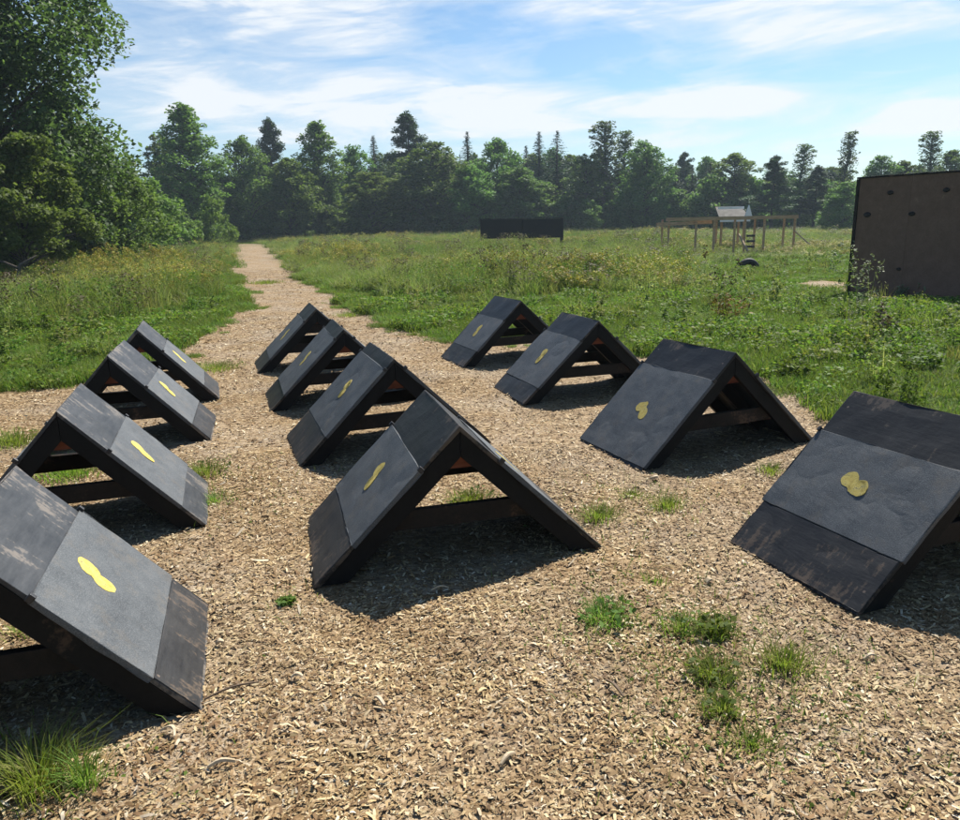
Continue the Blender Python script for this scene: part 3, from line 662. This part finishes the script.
# ------------------------------------------------------------------ A-frame obstacles
warp_tex = bpy.data.textures.new('board_warp', 'CLOUDS'); warp_tex.noise_scale = .3; warp_tex.noise_depth = 2
def warp(o, strength=.016, lv=4):
    d = o.modifiers.new('subdivide', 'SUBSURF'); d.subdivision_type = 'SIMPLE'; d.levels = lv; d.render_levels = lv
    w_ = o.modifiers.new('warp', 'DISPLACE'); w_.texture = warp_tex; w_.texture_coords = 'GLOBAL'; w_.strength = strength; w_.mid_level = .5
    return o
DIM = {'C': (.724, .735, .875), 'R': (.745, .775, .83), 'L': (.745, .675, .80)}
def rounded(pts, n=0): return pts
def blob(kind, r, a3=.005):
    """outline of the yellow painted mark, two joined lobes, in (across, along slope) metres"""
    o = []
    for i in range(96):
        t = 2 * math.pi * i / 96
        rad = .068 + .031 * math.cos(2 * t) + .0010 * math.sin(13 * t + kind) + .0008 * math.sin(22 * t + 2 * kind) + a3 * math.sin(3 * t + .9) + .004 * math.sin(5 * t + 2 * kind)
        o.append((rad * math.sin(t + r) * .86, rad * math.cos(t + r) * .95))
    return o
def slab(mb, sgn, H, b, s0, s1, y0, y1, off0, off1, mi=0, cut=False):
    """a slab lying on slope sgn, from slope share s0 (ridge) to s1 (foot), between depths off0..off1 outward of the outer plane"""
    L_ = math.hypot(H, b); nrm = (H / L_, b / L_)
    pt = lambda s, off: (sgn * (b * s + nrm[0] * off), H * (1 - s) + nrm[1] * off)
    return mb.xzprism([pt(s0, off0), pt(s1, off0), pt(s1, off1), pt(s0, off1)], y0, y1, mi)
def a_frame(row, x, y, yaw, label, s_lo=.27, s_hi=.74, worn=False, rot=.5, heart=.005, lower=True, upper_bar=False, seed=0):
    H, b, W = DIM[row]; L_ = math.hypot(H, b); nx_, nz_ = H / L_, b / L_
    t = empty('a_frame_obstacle', (x, y, -.008), -yaw); t.rotation_euler[0] = random.uniform(-.008, .008); t.rotation_euler[1] = random.uniform(-.008, .008); tag(t, label, 'a-frame obstacle', 'black a-frame obstacles in three rows')
    y0, y1 = -W / 2, W / 2; th = .02
    vth = th / nz_; vbd = .112 / nz_
    for sgn in (-1, 1):
        # deck board: mitred at the ridge, cut flat at the ground
        mb = MB(); pts = [(0, H), (sgn * b, 0), (sgn * (b - th / nx_), 0), (0, H - vth)]
        mb.xzprism(pts, y0, y1)
        deck = warp(mb.build('deck_board', M['deck_worn'] if worn else M['deck'], t, .003))
        # beams under both edges
        for (ya, yb) in ((y0 + .004, y0 + .042), (y1 - .042, y1 - .004)):
            mb = MB(); c = .001
            mb.xzprism([(sgn * c, H - vth - .001), (sgn * (b - th / nx_ - .001), 0.0), (sgn * (b - .112 / nx_), 0.0), (sgn * c, H - vbd)], ya, yb)
            mb.build('side_beam', M['beam'], t, .003)
        # mid rafter under the boards
        mb = MB(); slab(mb, sgn, H, b, .12, .9, -.019, .019, -th - .09, -th - .001); mb.build('rafter', M['beam'], t)
        # grey grip sheet wrapped a little over the board's edges, with its painted mark
        mb = MB(); over = .010
        slab(mb, sgn, H, b, s_lo, s_hi, y0 - over, y1 + over, .0015, .0055)
        for yy, sg in ((y0 - over, -1), (y1 + over, 1)):   # turned-down edges
            slab(mb, sgn, H, b, s_lo + .002, s_hi - .002, min(yy, yy + sg * .004), max(yy, yy + sg * .004), -.016, .0053)
        sh = warp(mb.build('grip_sheet', M['sheet'], t, .002))
        for yy in (y0 - .010, y1 + .010):
            mb = MB(); slab(mb, sgn, H, b, s_lo - .012, s_lo + .012, yy - .009, yy + .009, -.012, .017)
            mb.build('sheet_clip', M['steel'], sh, .003)
        kind = seed + (0 if sgn < 0 else 3)
        ol = blob(kind, -rot, heart); sc_ = (s_lo + s_hi) / 2 - (.078 if row == 'L' else .015)
        vs = []; 
        for off in (.0062, .0072):
            for (u_, w_) in ol:
                s = sc_ + w_ / L_
                vs.append((sgn * (b * s + nx_ * off), u_ + (-.015 if row == 'L' else .02), H * (1 - s) + nz_ * off))
        k = len(ol); fs = [tuple(range(k)), tuple(range(2 * k - 1, k - 1, -1))] + [(i, (i + 1) % k, k + (i + 1) % k, k + i) for i in range(k)]
        warp(MB().add(vs, fs).build('yellow_mark', M['yellow' if worn else 'yellow_dimmed'], sh), .016, 2)
        if lower:   # scuffed foot board laid over the deck below the sheet
            mb = MB(); slab(mb, sgn, H, b, s_hi + .006, .985, y0 + .002, y1 - .002, .0005, .004)
            warp(mb.build('foot_board', M['deck_foot'], t, .002))
    # horizontal crossbars and red-brown apex gussets at both open ends
    zc = .212
    for ya in (y0 + .045, y1 - .083):
        levels = (zc, zc + .22) if upper_bar else (zc,)
        for z0 in levels:
            z1 = z0 + .10; mb = MB(); e = .028 / nx_
            mb.xzprism([(-(b * (1 - z0 / H)) + e, z0), (b * (1 - z0 / H) - e, z0), (b * (1 - z1 / H) - e, z1), (-(b * (1 - z1 / H)) + e, z1)], ya, ya + .038)
            mb.build('crossbar', M['crossbar'], t, .003)
    for ya in (y0 + .0845, y1 - .0965):
        g0 = H - .235; mb = MB(); e = .024 / nx_
        mb.xzprism([(-(b * .235 / H) + e, g0), (b * .235 / H - e, g0), (0, H - .024 / nz_ - .004)], ya, ya + .012)
        mb.build('gusset', M['gusset'], t)
    return t
FR = [
 ('C', -.204, 3.909, -.258, 'nearest black a-frame of the centre row, its triangular open end facing the viewer', dict(seed=1)),
 ('C', -.748, 5.817, -.336, 'second a-frame of the centre row, partly hidden by the nearest centre one', dict(s_lo=.10, s_hi=.72, seed=2)),
 ('C', -1.379, 7.476, -.301, 'third a-frame of the centre row, one before the farthest, with a dull yellow mark', dict(s_lo=.12, s_hi=.8, seed=3, lower=False)),
 ('C', -2.018, 9.344, -.304, 'farthest small a-frame of the centre row, where the path leaves the clearing', dict(s_lo=.2, s_hi=.78, upper_bar=True, seed=4)),
 ('R', 2.158, 3.586, -.365, 'nearest a-frame of the right row, cut by the right edge, dark scuffed foot board', dict(s_lo=.26, s_hi=.72, rot=-1.9, seed=5)),
 ('R', 1.630, 5.585, -.396, 'second a-frame of the right row, with a heart-like yellow mark', dict(s_lo=.24, s_hi=.97, rot=1.0, heart=.017, lower=False, seed=6)),
 ('R', 1.001, 7.515, -.321, 'third a-frame of the right row, just left of the one with a heart-like mark', dict(s_lo=.24, s_hi=.8, rot=.2, seed=7)),
 ('R', .377, 9.525, -.370, 'farthest a-frame of the right row, standing against the bright lawn', dict(s_lo=.3, s_hi=.76, rot=.2, seed=8)),
 ('L', -1.770, 2.562, -.295, 'nearest a-frame of the left row, cut by the left photo edge behind a grass tuft', dict(worn=True, s_lo=.30, s_hi=.78, seed=9)),
 ('L', -2.352, 4.275, -.318, 'second a-frame of the left row, grey sloping board and green grass seen under it', dict(worn=True, s_lo=.33, s_hi=.82, lower=False, seed=10)),
 ('L', -2.925, 6.113, -.273, 'third a-frame of the left row, between the farthest one and the one over green grass', dict(worn=True, s_lo=.36, s_hi=.80, seed=11)),
 ('L', -3.37, 7.60, -.331, 'farthest a-frame of the left row, next to the grassy edge', dict(worn=True, s_lo=.3, s_hi=.8, seed=12)),
]
for row, x, y, yaw, lab, kw in FR: a_frame(row, x, y, yaw, lab, **kw)

# ------------------------------------------------------------------ climbing wall at the right
wa, wb = Vector((8.0, 16.6, 0)), Vector((9.1, 14.3, 0)); wd = (wb - wa).normalized(); Lw = 4.9
wz = math.atan2(wd.y, wd.x)
t = empty('climbing_wall', wa, wz); tag(t, 'tall dark plywood climbing wall with black holds at the right edge', 'climbing wall')
for i in range(4): MB().box((Lw * (i + .5) / 4, .06 + .0015 * (i % 2), 1.19), (Lw / 4 - .002, .04, 2.38)).build('wall_panel', M['wall_black'], t, .003)
for xx_ in (.045, 1.22, 2.44, 3.66, 4.86): MB().box((xx_, .135, 1.18), (.09, .10, 2.36)).build('stud', M['beam'], t, .004)
MB().box((Lw / 2, .095, 2.40), (Lw + .04, .15, .036)).build('top_rail', M['crossbar'], t, .004)
MB().box((.02, .026, 1.19), (.07, .022, 2.37)).build('edge_trim', M['crossbar'], t, .003)
for xx_ in (.25, 2.44, 4.6):
    MB().bar((xx_ + .12, .15, 1.75), (xx_ + .12, 1.35, .02), .09, .04).build('back_prop', M['crossbar'], t)
for i, (hx, hz) in enumerate(((.78, 1.95), (.30, 1.53), (1.30, 1.53), (1.95, 1.95), (2.35, 1.53), (1.15, .45), (2.9, 1.9), (.6, .9 - .3), (2.1, 1.0), (3.4, 1.5), (3.9, 1.95), (3.1, .6))):
    if i in (7, 8): continue
    bm = bmesh.new(); bmesh.ops.create_icosphere(bm, subdivisions=2, radius=.055)
    for v in bm.verts:
        k = 1 + .18 * math.sin(9 * v.co.x + i) + .12 * math.sin(11 * v.co.z + 2 * i); v.co = Vector((v.co.x * k * 1.25, v.co.y * .6, v.co.z * k * .8))
        v.co += Vector((hx, .03, hz + .12))
    me = bpy.data.meshes.new('climbing_hold'); bm.to_mesh(me); bm.free(); me.materials.append(M['hold']); me.polygons.foreach_set('use_smooth', [True] * len(me.polygons)); link('climbing_hold', me, t)
# board lying at the wall's foot
p = ground(900, 303); mb = MB(); mb.bar(p + Vector((-.35, .35, .03)), p + Vector((.45, -.15, .05)), .16, .03)
tag(mb.build('loose_board', M['timber']), 'brown loose board lying in the grass at the foot of the climbing wall', 'board')

# ------------------------------------------------------------------ black raised wall far in the meadow
p = ground(522, 246.5); Yb = p.y; t = empty('raised_wall', (p.x, Yb, 0)); tag(t, 'long black raised wall on short legs standing in the meadow before the trees', 'raised wall')
k = Yb / F_PX; wx = 81 * k
zt = at(522, 219, Yb).z; zb = at(522, 238, Yb).z
mb = MB(); mb.box((-wx * .25 - .02, 0, (zt + zb) / 2), (wx * .5 - .06, .16, zt - zb)); mb.build('wall_panel', M['beam'], t)
mb = MB(); mb.box((wx * .25 + .02, .02, (zt + zb) / 2 - .02), (wx * .5 - .06, .16, zt - zb)); mb.build('wall_panel', M['beam'], t)
MB().box((0, .01, zt + .03), (wx, .24, .06)).build('top_rail', M['deck'], t)
for xx_, wd_ in ((-wx / 2 + .12, .22), (0, .4), (wx / 2 - .12, .22)): MB().box((xx_, .12, zt / 2), (wd_, .14, zt - .01)).build('leg', M['beam'], t)

# ------------------------------------------------------------------ timber climbing frame with the white hut
Yc = 37.0; c0 = at(668, 230, Yc); c1 = at(797, 230, Yc)
t = empty('climbing_frame', (c0.x, Yc, 0)); tag(t, 'long brown timber climbing frame of posts and rails in the meadow', 'climbing frame')
Wc = c1.x - c0.x; zt = at(735, 218, Yc).z; dp = 1.3
for yy in (0, dp): MB().bar((-.1 if yy == 0 else 1, yy, zt), (Wc, yy, zt), .09, .16).build('top_beam', M['timber'], t)
MB().bar((-.6, -.2, zt - .22), (Wc * .35, .3, zt - .16), .08, .16).build('top_beam', M['timber'], t)
mb = MB()
for i in range(15): mb.bar((.6 + i * (Wc - .9) / 14, .05, zt + .02), (.6 + i * (Wc - .9) / 14, dp - .05, zt + .02), .05, .05)
mb.build('rungs', M['timber'], t)
for xx_ in (.05, .22 * Wc, .36 * Wc, .52 * Wc, .60 * Wc, .75 * Wc, .985 * Wc):
    for yy in ((0, dp) if xx_ < .1 or xx_ > .7 * Wc else (0,)): MB().box((xx_, yy + .08, zt / 2), (.085, .085, zt)).build('post', M['timber'], t)
MB().bar((Wc * .97, -.1, 1.0), (Wc * 1.13, -.5, .05), .14, .06).build('sloping_prop', M['pale_timber'], t)
MB().bar((Wc * .54, -.15, .9), (Wc * .60, -.5, .1), .12, .06).build('sloping_prop', M['pale_timber'], t)
for yy in (.3, .55, .8): MB().box((Wc * .63, -.25, yy), (.38, .1, .1)).build('step', M['rubber'], t)
# white hut behind
Yh = 41.0; h0_ = at(719, 240, Yh); h1_ = at(748, 240, Yh); t = empty('white_hut', (h0_.x, Yh, 0)); tag(t, 'small white roofed playhouse behind the timber climbing frame', 'playhouse')
Wh = h1_.x - h0_.x; ze = at(735, 219, Yh).z; zr = at(735, 206.5, Yh).z
for xx_ in (.14, Wh - .2):
    for yy in (.16, 1.04): MB().box((xx_, yy, (ze + .1) / 2), (.1, .1, ze + .1)).build('post', M['timber'], t)
MB().xzprism([(-.12, zr - .12), (Wh * .78, zr - .12), (Wh * .78, zr), (-.12, zr)], -.1, .02).build('fascia', M['white'], t)
MB().add([(-.1, -.25, ze), (Wh * 1.02, -.25, ze), (Wh * .8, .6, zr - .02), (-.1, .6, zr - .02), (-.1, -.25, ze + .03), (Wh * 1.02, -.25, ze + .03), (Wh * .8, .6, zr + .02), (-.1, .6, zr + .02)],
         [(0, 1, 2, 3), (7, 6, 5, 4), (0, 4, 5, 1), (1, 5, 6, 2), (2, 6, 7, 3), (3, 7, 4, 0)]).build('roof', M['beam'], t)
MB().xzprism([(Wh * .74, ze + .03), (Wh * 1.02, ze + .03), (Wh * .88, zr + .06)], -.42, -.3).build('gable', M['white'], t)
MB().box((Wh * .45, -.3, ze - .03), (Wh * 1.02, .06, .2)).build('eave_board', M['white'], t)
# half buried tyre
p = ground(748, 270); T_ = MB(); n_ = 18; rr = .30; ro = .115
vs = []; fs = []
for i in range(n_ + 1):
    a_ = math.pi * (-.08 + 1.16 * i / n_)
    for j in range(12):
        b_ = 2 * math.pi * j / 12; e = .78 + .22 * (abs(math.cos(b_)) ** .5)
        r_ = rr + ro * math.cos(b_) * e * .85
        vs.append((r_ * math.cos(a_), ro * math.sin(b_) * e, r_ * math.sin(a_)))
fs = [(i * 12 + j, i * 12 + (j + 1) % 12, (i + 1) * 12 + (j + 1) % 12, (i + 1) * 12 + j) for i in range(n_) for j in range(12)]
fs += [tuple(range(12)), tuple(n_ * 12 + j for j in range(12))]
ty = MB().add(vs, fs).build('half_buried_tyre', M['rubber'], smooth=True); ty.location = (p.x, p.y, -.02); ty.rotation_euler = (0, 0, .15)
tag(ty, 'black tyre half buried upright in the grass before the climbing frame', 'tyre')
# ------------------------------------------------------------------ single plants
def plant(name, L, mats, px, py, label, cat, rz=0, s=1):
    p = ground(px, py); o = link(name, L.mesh(name, mats)); o.location = (p.x, p.y, float(relief(np.array([[p.x, p.y]]))[0])); o.rotation_euler = (0, 0, rz); o.scale = (s, s, s)
    return tag(o, label, cat)
def tuft(px, py, r, n, h, label, w=.006, broad=0, name='grass_tuft', cat='grass tuft'):
    n = int(n * 1.9); w *= .6; L = Leaves(); nb = disc(n, r, .8) * rng.uniform(.5, 1.45, (n, 1))
    rd = np.arctan2(nb[:, 1], nb[:, 0]) + rng.normal(0, .6, n)
    L.blades(nb, h * rng.uniform(.35, 1.1, n), w * rng.uniform(.6, 1.3, n), rd, rng.uniform(.15, 1.3, n))
    if broad:
        c = disc(broad, r * 1.1); c[:, 2] = rng.uniform(.1, .8, broad) * h; L.leaves(c, .035, 1, .8, .6)
    return plant(name, L, [M['tuft'], M['forb']], px, py, label, cat)
tuft(38, 780, .12, 260, .17, 'largest grass tuft with long blades, in the bottom left corner before the nearest left frame')
tuft(86, 782, .06, 90, .13, 'smaller grass tuft touching the largest one on its right')
tuft(286, 601, .035, 50, .035, 'tiny leafy weed alone on the chips left of the nearest centre frame', .006, 40, 'weed', 'weed')
tuft(470, 500, .16, 260, .07, 'bright grass seen through the open triangle of the nearest centre frame', .007, 50)
tuft(598, 515, .11, 190, .09, 'grass tuft beside the right foot of the nearest centre frame')
tuft(667, 507, .09, 120, .10, 'upright tuft on the chips below the heart-marked frame')
tuft(632, 494, .09, 130, .04, 'thin low grass between the two tufts below the heart-marked frame')
tuft(606, 618, .11, 210, .07, 'bushy weed patch, leftmost of those on the open chips at lower right', .006, 45, 'weed', 'weed')
tuft(680, 628, .10, 130, .07, 'loose green weed left of the dark leafy weed at lower right', .006, 30, 'weed', 'weed')
tuft(716, 632, .07, 150, .09, 'darkest leafy weed in the middle of the patches at lower right', .006, 75, 'weed', 'weed')
tuft(712, 672, .09, 200, .07, 'round weed patch below the darkest leafy weed', .006, 40, 'weed', 'weed')
tuft(722, 708, .06, 130, .07, 'narrow weed standing below the round weed patch', .006, 20, 'weed', 'weed')
tuft(784, 664, .09, 190, .09, 'spiky grass tuft, rightmost of those at lower right')
tuft(752, 742, .08, 110, .05, 'lowest faint grass wisps at lower right, nearest the viewer')
tuft(655, 580, .06, 50, .04, 'few thin blades above the weed patches at lower right')
tuft(770, 470, .10, 110, .07, 'thin grass at the shaded foot of the heart-marked frame')
tuft(12, 442, .22, 300, .13, 'green tuft at the left photo edge beside the second left frame', .008, 60)
tuft(70, 470, .26, 380, .12, 'green grass growing under the second left frame', .008, 60)
tuft(205, 472, .16, 200, .09, 'grass beside the right foot of the second left frame', .006, 40)
tuft(215, 497, .12, 110, .06, 'faint grass on the chips right of the second left frame')
tuft(30, 632, .10, 90, .06, 'pale grass in the shade under the nearest left frame')
tuft(265, 284, .5, 300, .12, 'green grass strip growing across the path', .015, 120)
tuft(215, 368, .35, 330, .11, 'green grass between the farthest left frame and the path', .008, 60)
tuft(350, 315, .3, 260, .10, 'grass tuft on the path edge behind the far centre frames', .008, 60)

def weed(px, py, n, r, h, label, name, cat, lm, fm, plume=0, leaf=.12, nl=18):
    L = Leaves(); b = disc(n, r)
    for i in range(n): stem_forb(L, b[i, 0], b[i, 1], h * rng.uniform(.65, 1.05), 0, 1, nl, leaf, plume)
    return plant(name, L, [M[lm], M[fm]], px, py, label, cat)
weed(718, 330, 5, .22, 1.15, 'tall slender weed with airy stems above the lawn, left of the rusty bush', 'tall_weed', 'weed', 'forb', 'dusky', .03, .09)
weed(733, 322, 12, .3, .5, 'low rusty brown bush in the lawn below the climbing frame', 'rusty_bush', 'bush', 'rust', 'rust', 0, .13)
weed(845, 348, 4, .12, 1.25, 'tall thin weed standing in front of the left edge of the climbing wall', 'tall_weed', 'weed', 'forb', 'pale_leaf', .03, .09)
weed(869, 318, 4, .2, .95, 'leafy flowering weed against the climbing wall, right of the tall thin weed', 'tall_weed', 'weed', 'pale_leaf', 'pale_leaf', .04, .12)
weed(879, 350, 5, .14, .55, 'dark seed-headed weed in the lawn below the climbing wall', 'seedy_weed', 'weed', 'dusky', 'dusky', .04, .08)
weed(923, 299, 3, .07, .42, 'pale broad-leaved plant at the foot of the climbing wall', 'milkweed', 'plant', 'pale_leaf', 'pale_leaf', 0, .26, 8)
weed(902, 298, 4, .1, .32, 'small pale plant left of the broad-leaved one by the wall', 'small_plant', 'plant', 'pale_leaf', 'pale_leaf', 0, .14)
weed(790, 378, 9, .22, .3, 'dark leafy weed on the lawn above the right row of frames', 'leafy_weed', 'weed', 'forb', 'forb', 0, .12)
weed(672, 322, 9, .25, .32, 'dark low weed in the lawn straight above the heart-marked frame', 'leafy_weed', 'weed', 'forb', 'forb', 0, .12)
weed(30, 338, 26, .55, .5, 'dark bushy weed clump at the left edge below the meadow', 'leafy_weed', 'weed', 'forb', 'dusky', 0, .13)
weed(660, 298, 22, .8, .95, 'yellowish goldenrod clump at the meadow front, right of the centre', 'goldenrod', 'plant', 'tall', 'yellow_flower', .06, .09)
weed(895, 340, 4, .1, .3, 'small dark sprout beside the dark seed-headed weed', 'small_plant', 'plant', 'dusky', 'forb', 0, .1)
weed(247, 238, 5, .35, 2.2, 'sapling at the left side of the far path end', 'sapling', 'sapling', 'tall', 'tall', 0, .4, 30)
weed(284, 238, 5, .35, 2.0, 'sapling at the right side of the far path end', 'sapling', 'sapling', 'tall', 'tall', 0, .4, 30)

# thin stray blades round the weed patches on the chips
L = Leaves(); pts = []
for (px, py, n_, sp) in ((606, 612, 90, .2), (690, 625, 220, .28), (712, 668, 220, .25), (728, 715, 160, .22), (784, 660, 120, .2), (650, 575, 70, .25), (640, 500, 140, .3), (215, 485, 140, .3), (240, 500, 60, .3),
                         (750, 740, 90, .2), (40, 775, 120, .3), (286, 600, 30, .1), (20, 446, 120, .3), (560, 500, 60, .3), (800, 690, 50, .3), (880, 690, 40, .4), (600, 640, 40, .3)):
    g0 = ground(px, py); q = np.stack([g0.x + rng.normal(0, sp, n_), g0.y + rng.normal(0, sp, n_)], 1); pts.append(np.concatenate([q, relief(q)[:, None]], 1))
b_ = np.concatenate(pts); n = len(b_); L.blades(b_, rng.uniform(.02, .085, n), rng.uniform(.002, .0045, n), rng.uniform(0, 6.283, n), rng.uniform(.2, 1.6, n), 0)
k = n // 3; c_ = b_[rng.choice(n, k)] + rng.normal(0, .02, (k, 3)) * [1, 1, 0] + np.array([0, 0, .012]); L.leaves(c_, .02, 1, .8, .6)
tag(link('stray_grass', L.mesh('stray_grass', [M['grass'], M['forb']])), 'thin stray blades and leaflets coming up through the chips', 'grass', kind='stuff')

# ------------------------------------------------------------------ loose pieces of wood on the chips
def chunk(px, py, l, w, h, a_, label, m_='loose_wood', curve=0, name='wood_piece'):
    p = ground(px, py); n_ = 6; mb = MB(); vs = []
    for i in range(n_ + 1):
        s = i / n_ - .5; x_ = s * l; yc = curve * (s * s * 4 - .5) * l; ww = w * (.55 + .45 * math.cos(s * 2.6)) ; zc = .012 + .01 * math.cos(s * 4)
        vs += [(x_, yc - ww / 2, zc), (x_ + .004 * math.sin(i * 5), yc + ww / 2, zc), (x_, yc + ww * .4, zc + h), (x_, yc - ww * .4, zc + h)]
    fs = [(i * 4 + j, i * 4 + (j + 1) % 4, i * 4 + 4 + (j + 1) % 4, i * 4 + 4 + j) for i in range(n_) for j in range(4)] + [(3, 2, 1, 0), tuple(n_ * 4 + j for j in range(4))]
    o = mb.add(vs, fs).build(name, M[m_], bevel=.001); o.location = (p.x, p.y, float(relief(np.array([[p.x, p.y]]))[0]) + .004); o.rotation_euler = (rng.normal(0, .12), rng.normal(0, .08), a_)
    return tag(o, label, 'wood piece')
chunk(170, 732, .07, .014, .008, 2.6, 'pale curled bark strip right of the large grass tuft', curve=.3, name='bark_strip')
chunk(220, 643, .035, .022, .01, .4, 'small pale wood block right of the nearest left frame', name='wood_block')
chunk(297, 678, .045, .026, .008, .1, 'broad pale wood flake on the chips at lower left of centre', name='wood_flake')
chunk(709, 580, .045, .03, .008, .5, 'white wood flake above the weeds at lower right', name='wood_flake')
chunk(232, 690, .2, .008, .007, .62, 'thin brown stick pointing up right of the nearest left frame', 'stick', name='stick')
chunk(222, 766, .085, .014, .01, .25, 'grey splintered wood piece at the bottom left', 'loose_wood', name='wood_splinter')
chunk(508, 757, .075, .014, .008, .9, 'bright slender splinter at bottom centre', name='wood_splinter')
chunk(380, 702, .07, .016, .008, 2.2, 'tan splinter on the chips below the nearest centre frame', name='wood_splinter')
chunk(440, 590, .09, .01, .006, .5, 'thin pale sliver at the shadow edge of the nearest centre frame', name='wood_splinter')
chunk(615, 690, .11, .012, .007, 2.0, 'long brown sliver left of the round weed patch', 'stick', name='stick')
chunk(870, 655, .07, .013, .007, .4, 'pale sliver on the chips below the nearest right frame', name='wood_splinter')
chunk(655, 485 - 6, .06, .03, .015, .3, 'curled pale chip at the foot of the heart-marked frame', curve=.4, name='wood_flake')

# ------------------------------------------------------------------ sun, sky and clouds
SUN_EL, SUN_AZ = R(50), R(37)      # azimuth clockwise from the viewing direction (+Y)
sd = Vector((math.sin(SUN_AZ) * math.cos(SUN_EL), math.cos(SUN_AZ) * math.cos(SUN_EL), math.sin(SUN_EL)))
sl = bpy.data.lights.new('sun', 'SUN'); sl.energy = 4.8; sl.angle = R(.53); sl.color = (1, .955, .88)
so = bpy.data.objects.new('sun', sl); COL.objects.link(so); so.rotation_euler = sd.to_track_quat('Z', 'Y').to_euler()
w = bpy.data.worlds.new('World'); S.world = w; w.use_nodes = True; nt = w.node_tree; nt.nodes.clear()
wo = nt.nodes.new('ShaderNodeOutputWorld'); bg = nt.nodes.new('ShaderNodeBackground'); nt.links.new(bg.outputs[0], wo.inputs[0]); bg.inputs[1].default_value = .064
sky = nt.nodes.new('ShaderNodeTexSky'); sky.sky_type = 'NISHITA'; sky.sun_disc = False; sky.sun_elevation = SUN_EL; sky.sun_rotation = SUN_AZ
sky.air_density = 1.0; sky.dust_density = .6; sky.ozone_density = 2.0
tc = nt.nodes.new('ShaderNodeTexCoord'); sx = nt.nodes.new('ShaderNodeSeparateXYZ'); nt.links.new(tc.outputs['Generated'], sx.inputs[0])
az = math_(nt, 'ARCTAN2', sx.outputs[0], sx.outputs[1]); el = math_(nt, 'ARCSINE', sx.outputs[2])
def azel(px, py):
    d = ray(px, py).normalized(); return math.atan2(d.x, d.y), math.asin(d.z)
cx = nt.nodes.new('ShaderNodeCombineXYZ'); nt.links.new(math_(nt, 'MULTIPLY', az, 5.0), cx.inputs[0]); nt.links.new(math_(nt, 'MULTIPLY', el, 22.0), cx.inputs[1])
n1 = noise(nt, cx.outputs[0], 1.1, 8, .6, .6)
cx2 = nt.nodes.new('ShaderNodeCombineXYZ'); nt.links.new(math_(nt, 'MULTIPLY', az, 7.0), cx2.inputs[0]); nt.links.new(math_(nt, 'MULTIPLY_ADD', az, -9.0, math_(nt, 'MULTIPLY', el, 60.0)), cx2.inputs[1])
n2 = noise(nt, cx2.outputs[0], 1.0, 6, .6, .4)
# px, py of the middle, half width and half height in px, weight
BL = [(470, 108, 230, 28, .6), (600, 100, 130, 20, .35), (740, 10, 160, 30, .8), (880, 35, 110, 18, .35), (742, 98, 34, 10, .75), (945, 112, 70, 18, .75), (820, 82, 80, 10, .35),
      (290, 45, 260, 50, .40), (330, 8, 160, 22, .4), (170, 90, 120, 40, .35), (400, 150, 420, 26, .3), (820, 150, 260, 26, .3), (660, 55, 30, 10, .3), (640, 70, 60, 25, -.45), (560, 45, 90, 22, -.35), (840, 62, 120, 12, -.25), (250, 118, 60, 10, -.2)]
acc = None
for (px, py, hw_, hh_, wt) in BL:
    a0, e0 = azel(px, py); sa = hw_ / F_PX; se = hh_ / F_PX
    u_ = math_(nt, 'DIVIDE', math_(nt, 'SUBTRACT', az, a0), sa); v_ = math_(nt, 'DIVIDE', math_(nt, 'SUBTRACT', el, e0), se)
    r2 = math_(nt, 'ADD', math_(nt, 'MULTIPLY', u_, u_), math_(nt, 'MULTIPLY', v_, v_))
    g_ = math_(nt, 'MULTIPLY', math_(nt, 'EXPONENT', math_(nt, 'MULTIPLY', r2, -.7)), wt)
    acc = g_ if acc is None else math_(nt, 'ADD', acc, g_)
dn = math_(nt, 'ADD', math_(nt, 'MULTIPLY_ADD', n1, 2.3, -1.10), acc)
dn = math_(nt, 'ADD', dn, math_(nt, 'MULTIPLY_ADD', n2, .7, -.35))
fac = ramp(nt, dn, [(.22, (0, 0, 0)), (.7, (.40, .40, .40)), (1.25, (.95, .95, .95))])
thin = math_(nt, 'SUBTRACT', 1.0, math_(nt, 'MULTIPLY', math_(nt, 'SUBTRACT', el, .35), 2.2, clamp=True), clamp=True)
sk = mixc(nt, 1.0, sky.outputs[0], (.80, .97, 1.07), 'MULTIPLY')
skyc = mixc(nt, math_(nt, 'MULTIPLY', fac, thin), sk, (7.6, 7.95, 8.3))
nt.links.new(skyc, bg.inputs[0])

# ------------------------------------------------------------------ thin summer haze
mt = bpy.data.materials.new('haze_air'); mt.use_nodes = True; nt = mt.node_tree; nt.nodes.clear()
o_ = nt.nodes.new('ShaderNodeOutputMaterial'); pv = nt.nodes.new('ShaderNodeVolumePrincipled'); pv.inputs['Color'].default_value = (.72, .88, 1, 1); pv.inputs['Density'].default_value = .0005; pv.inputs['Anisotropy'].default_value = .2
nt.links.new(pv.outputs[0], o_.inputs['Volume'])
tag(MB().box((0, 180, 10.5), (660, 500, 24)).build('haze', mt), 'thin bluish summer haze over the meadow and trees', 'haze', kind='stuff')

# ------------------------------------------------------------------ render settings
S.view_settings.view_transform = 'Standard'; S.view_settings.look = 'None'; S.view_settings.exposure = 0.92; S.view_settings.gamma = 1.0; S.view_settings.use_curve_mapping = False
S.render.engine = 'CYCLES'
cy = S.cycles; cy.max_bounces = 6; cy.volume_bounces = 0; cy.diffuse_bounces = 3; cy.glossy_bounces = 2; cy.transmission_bounces = 4; cy.transparent_max_bounces = 4; cy.use_denoising = True
cy.caustics_reflective = False; cy.caustics_refractive = False
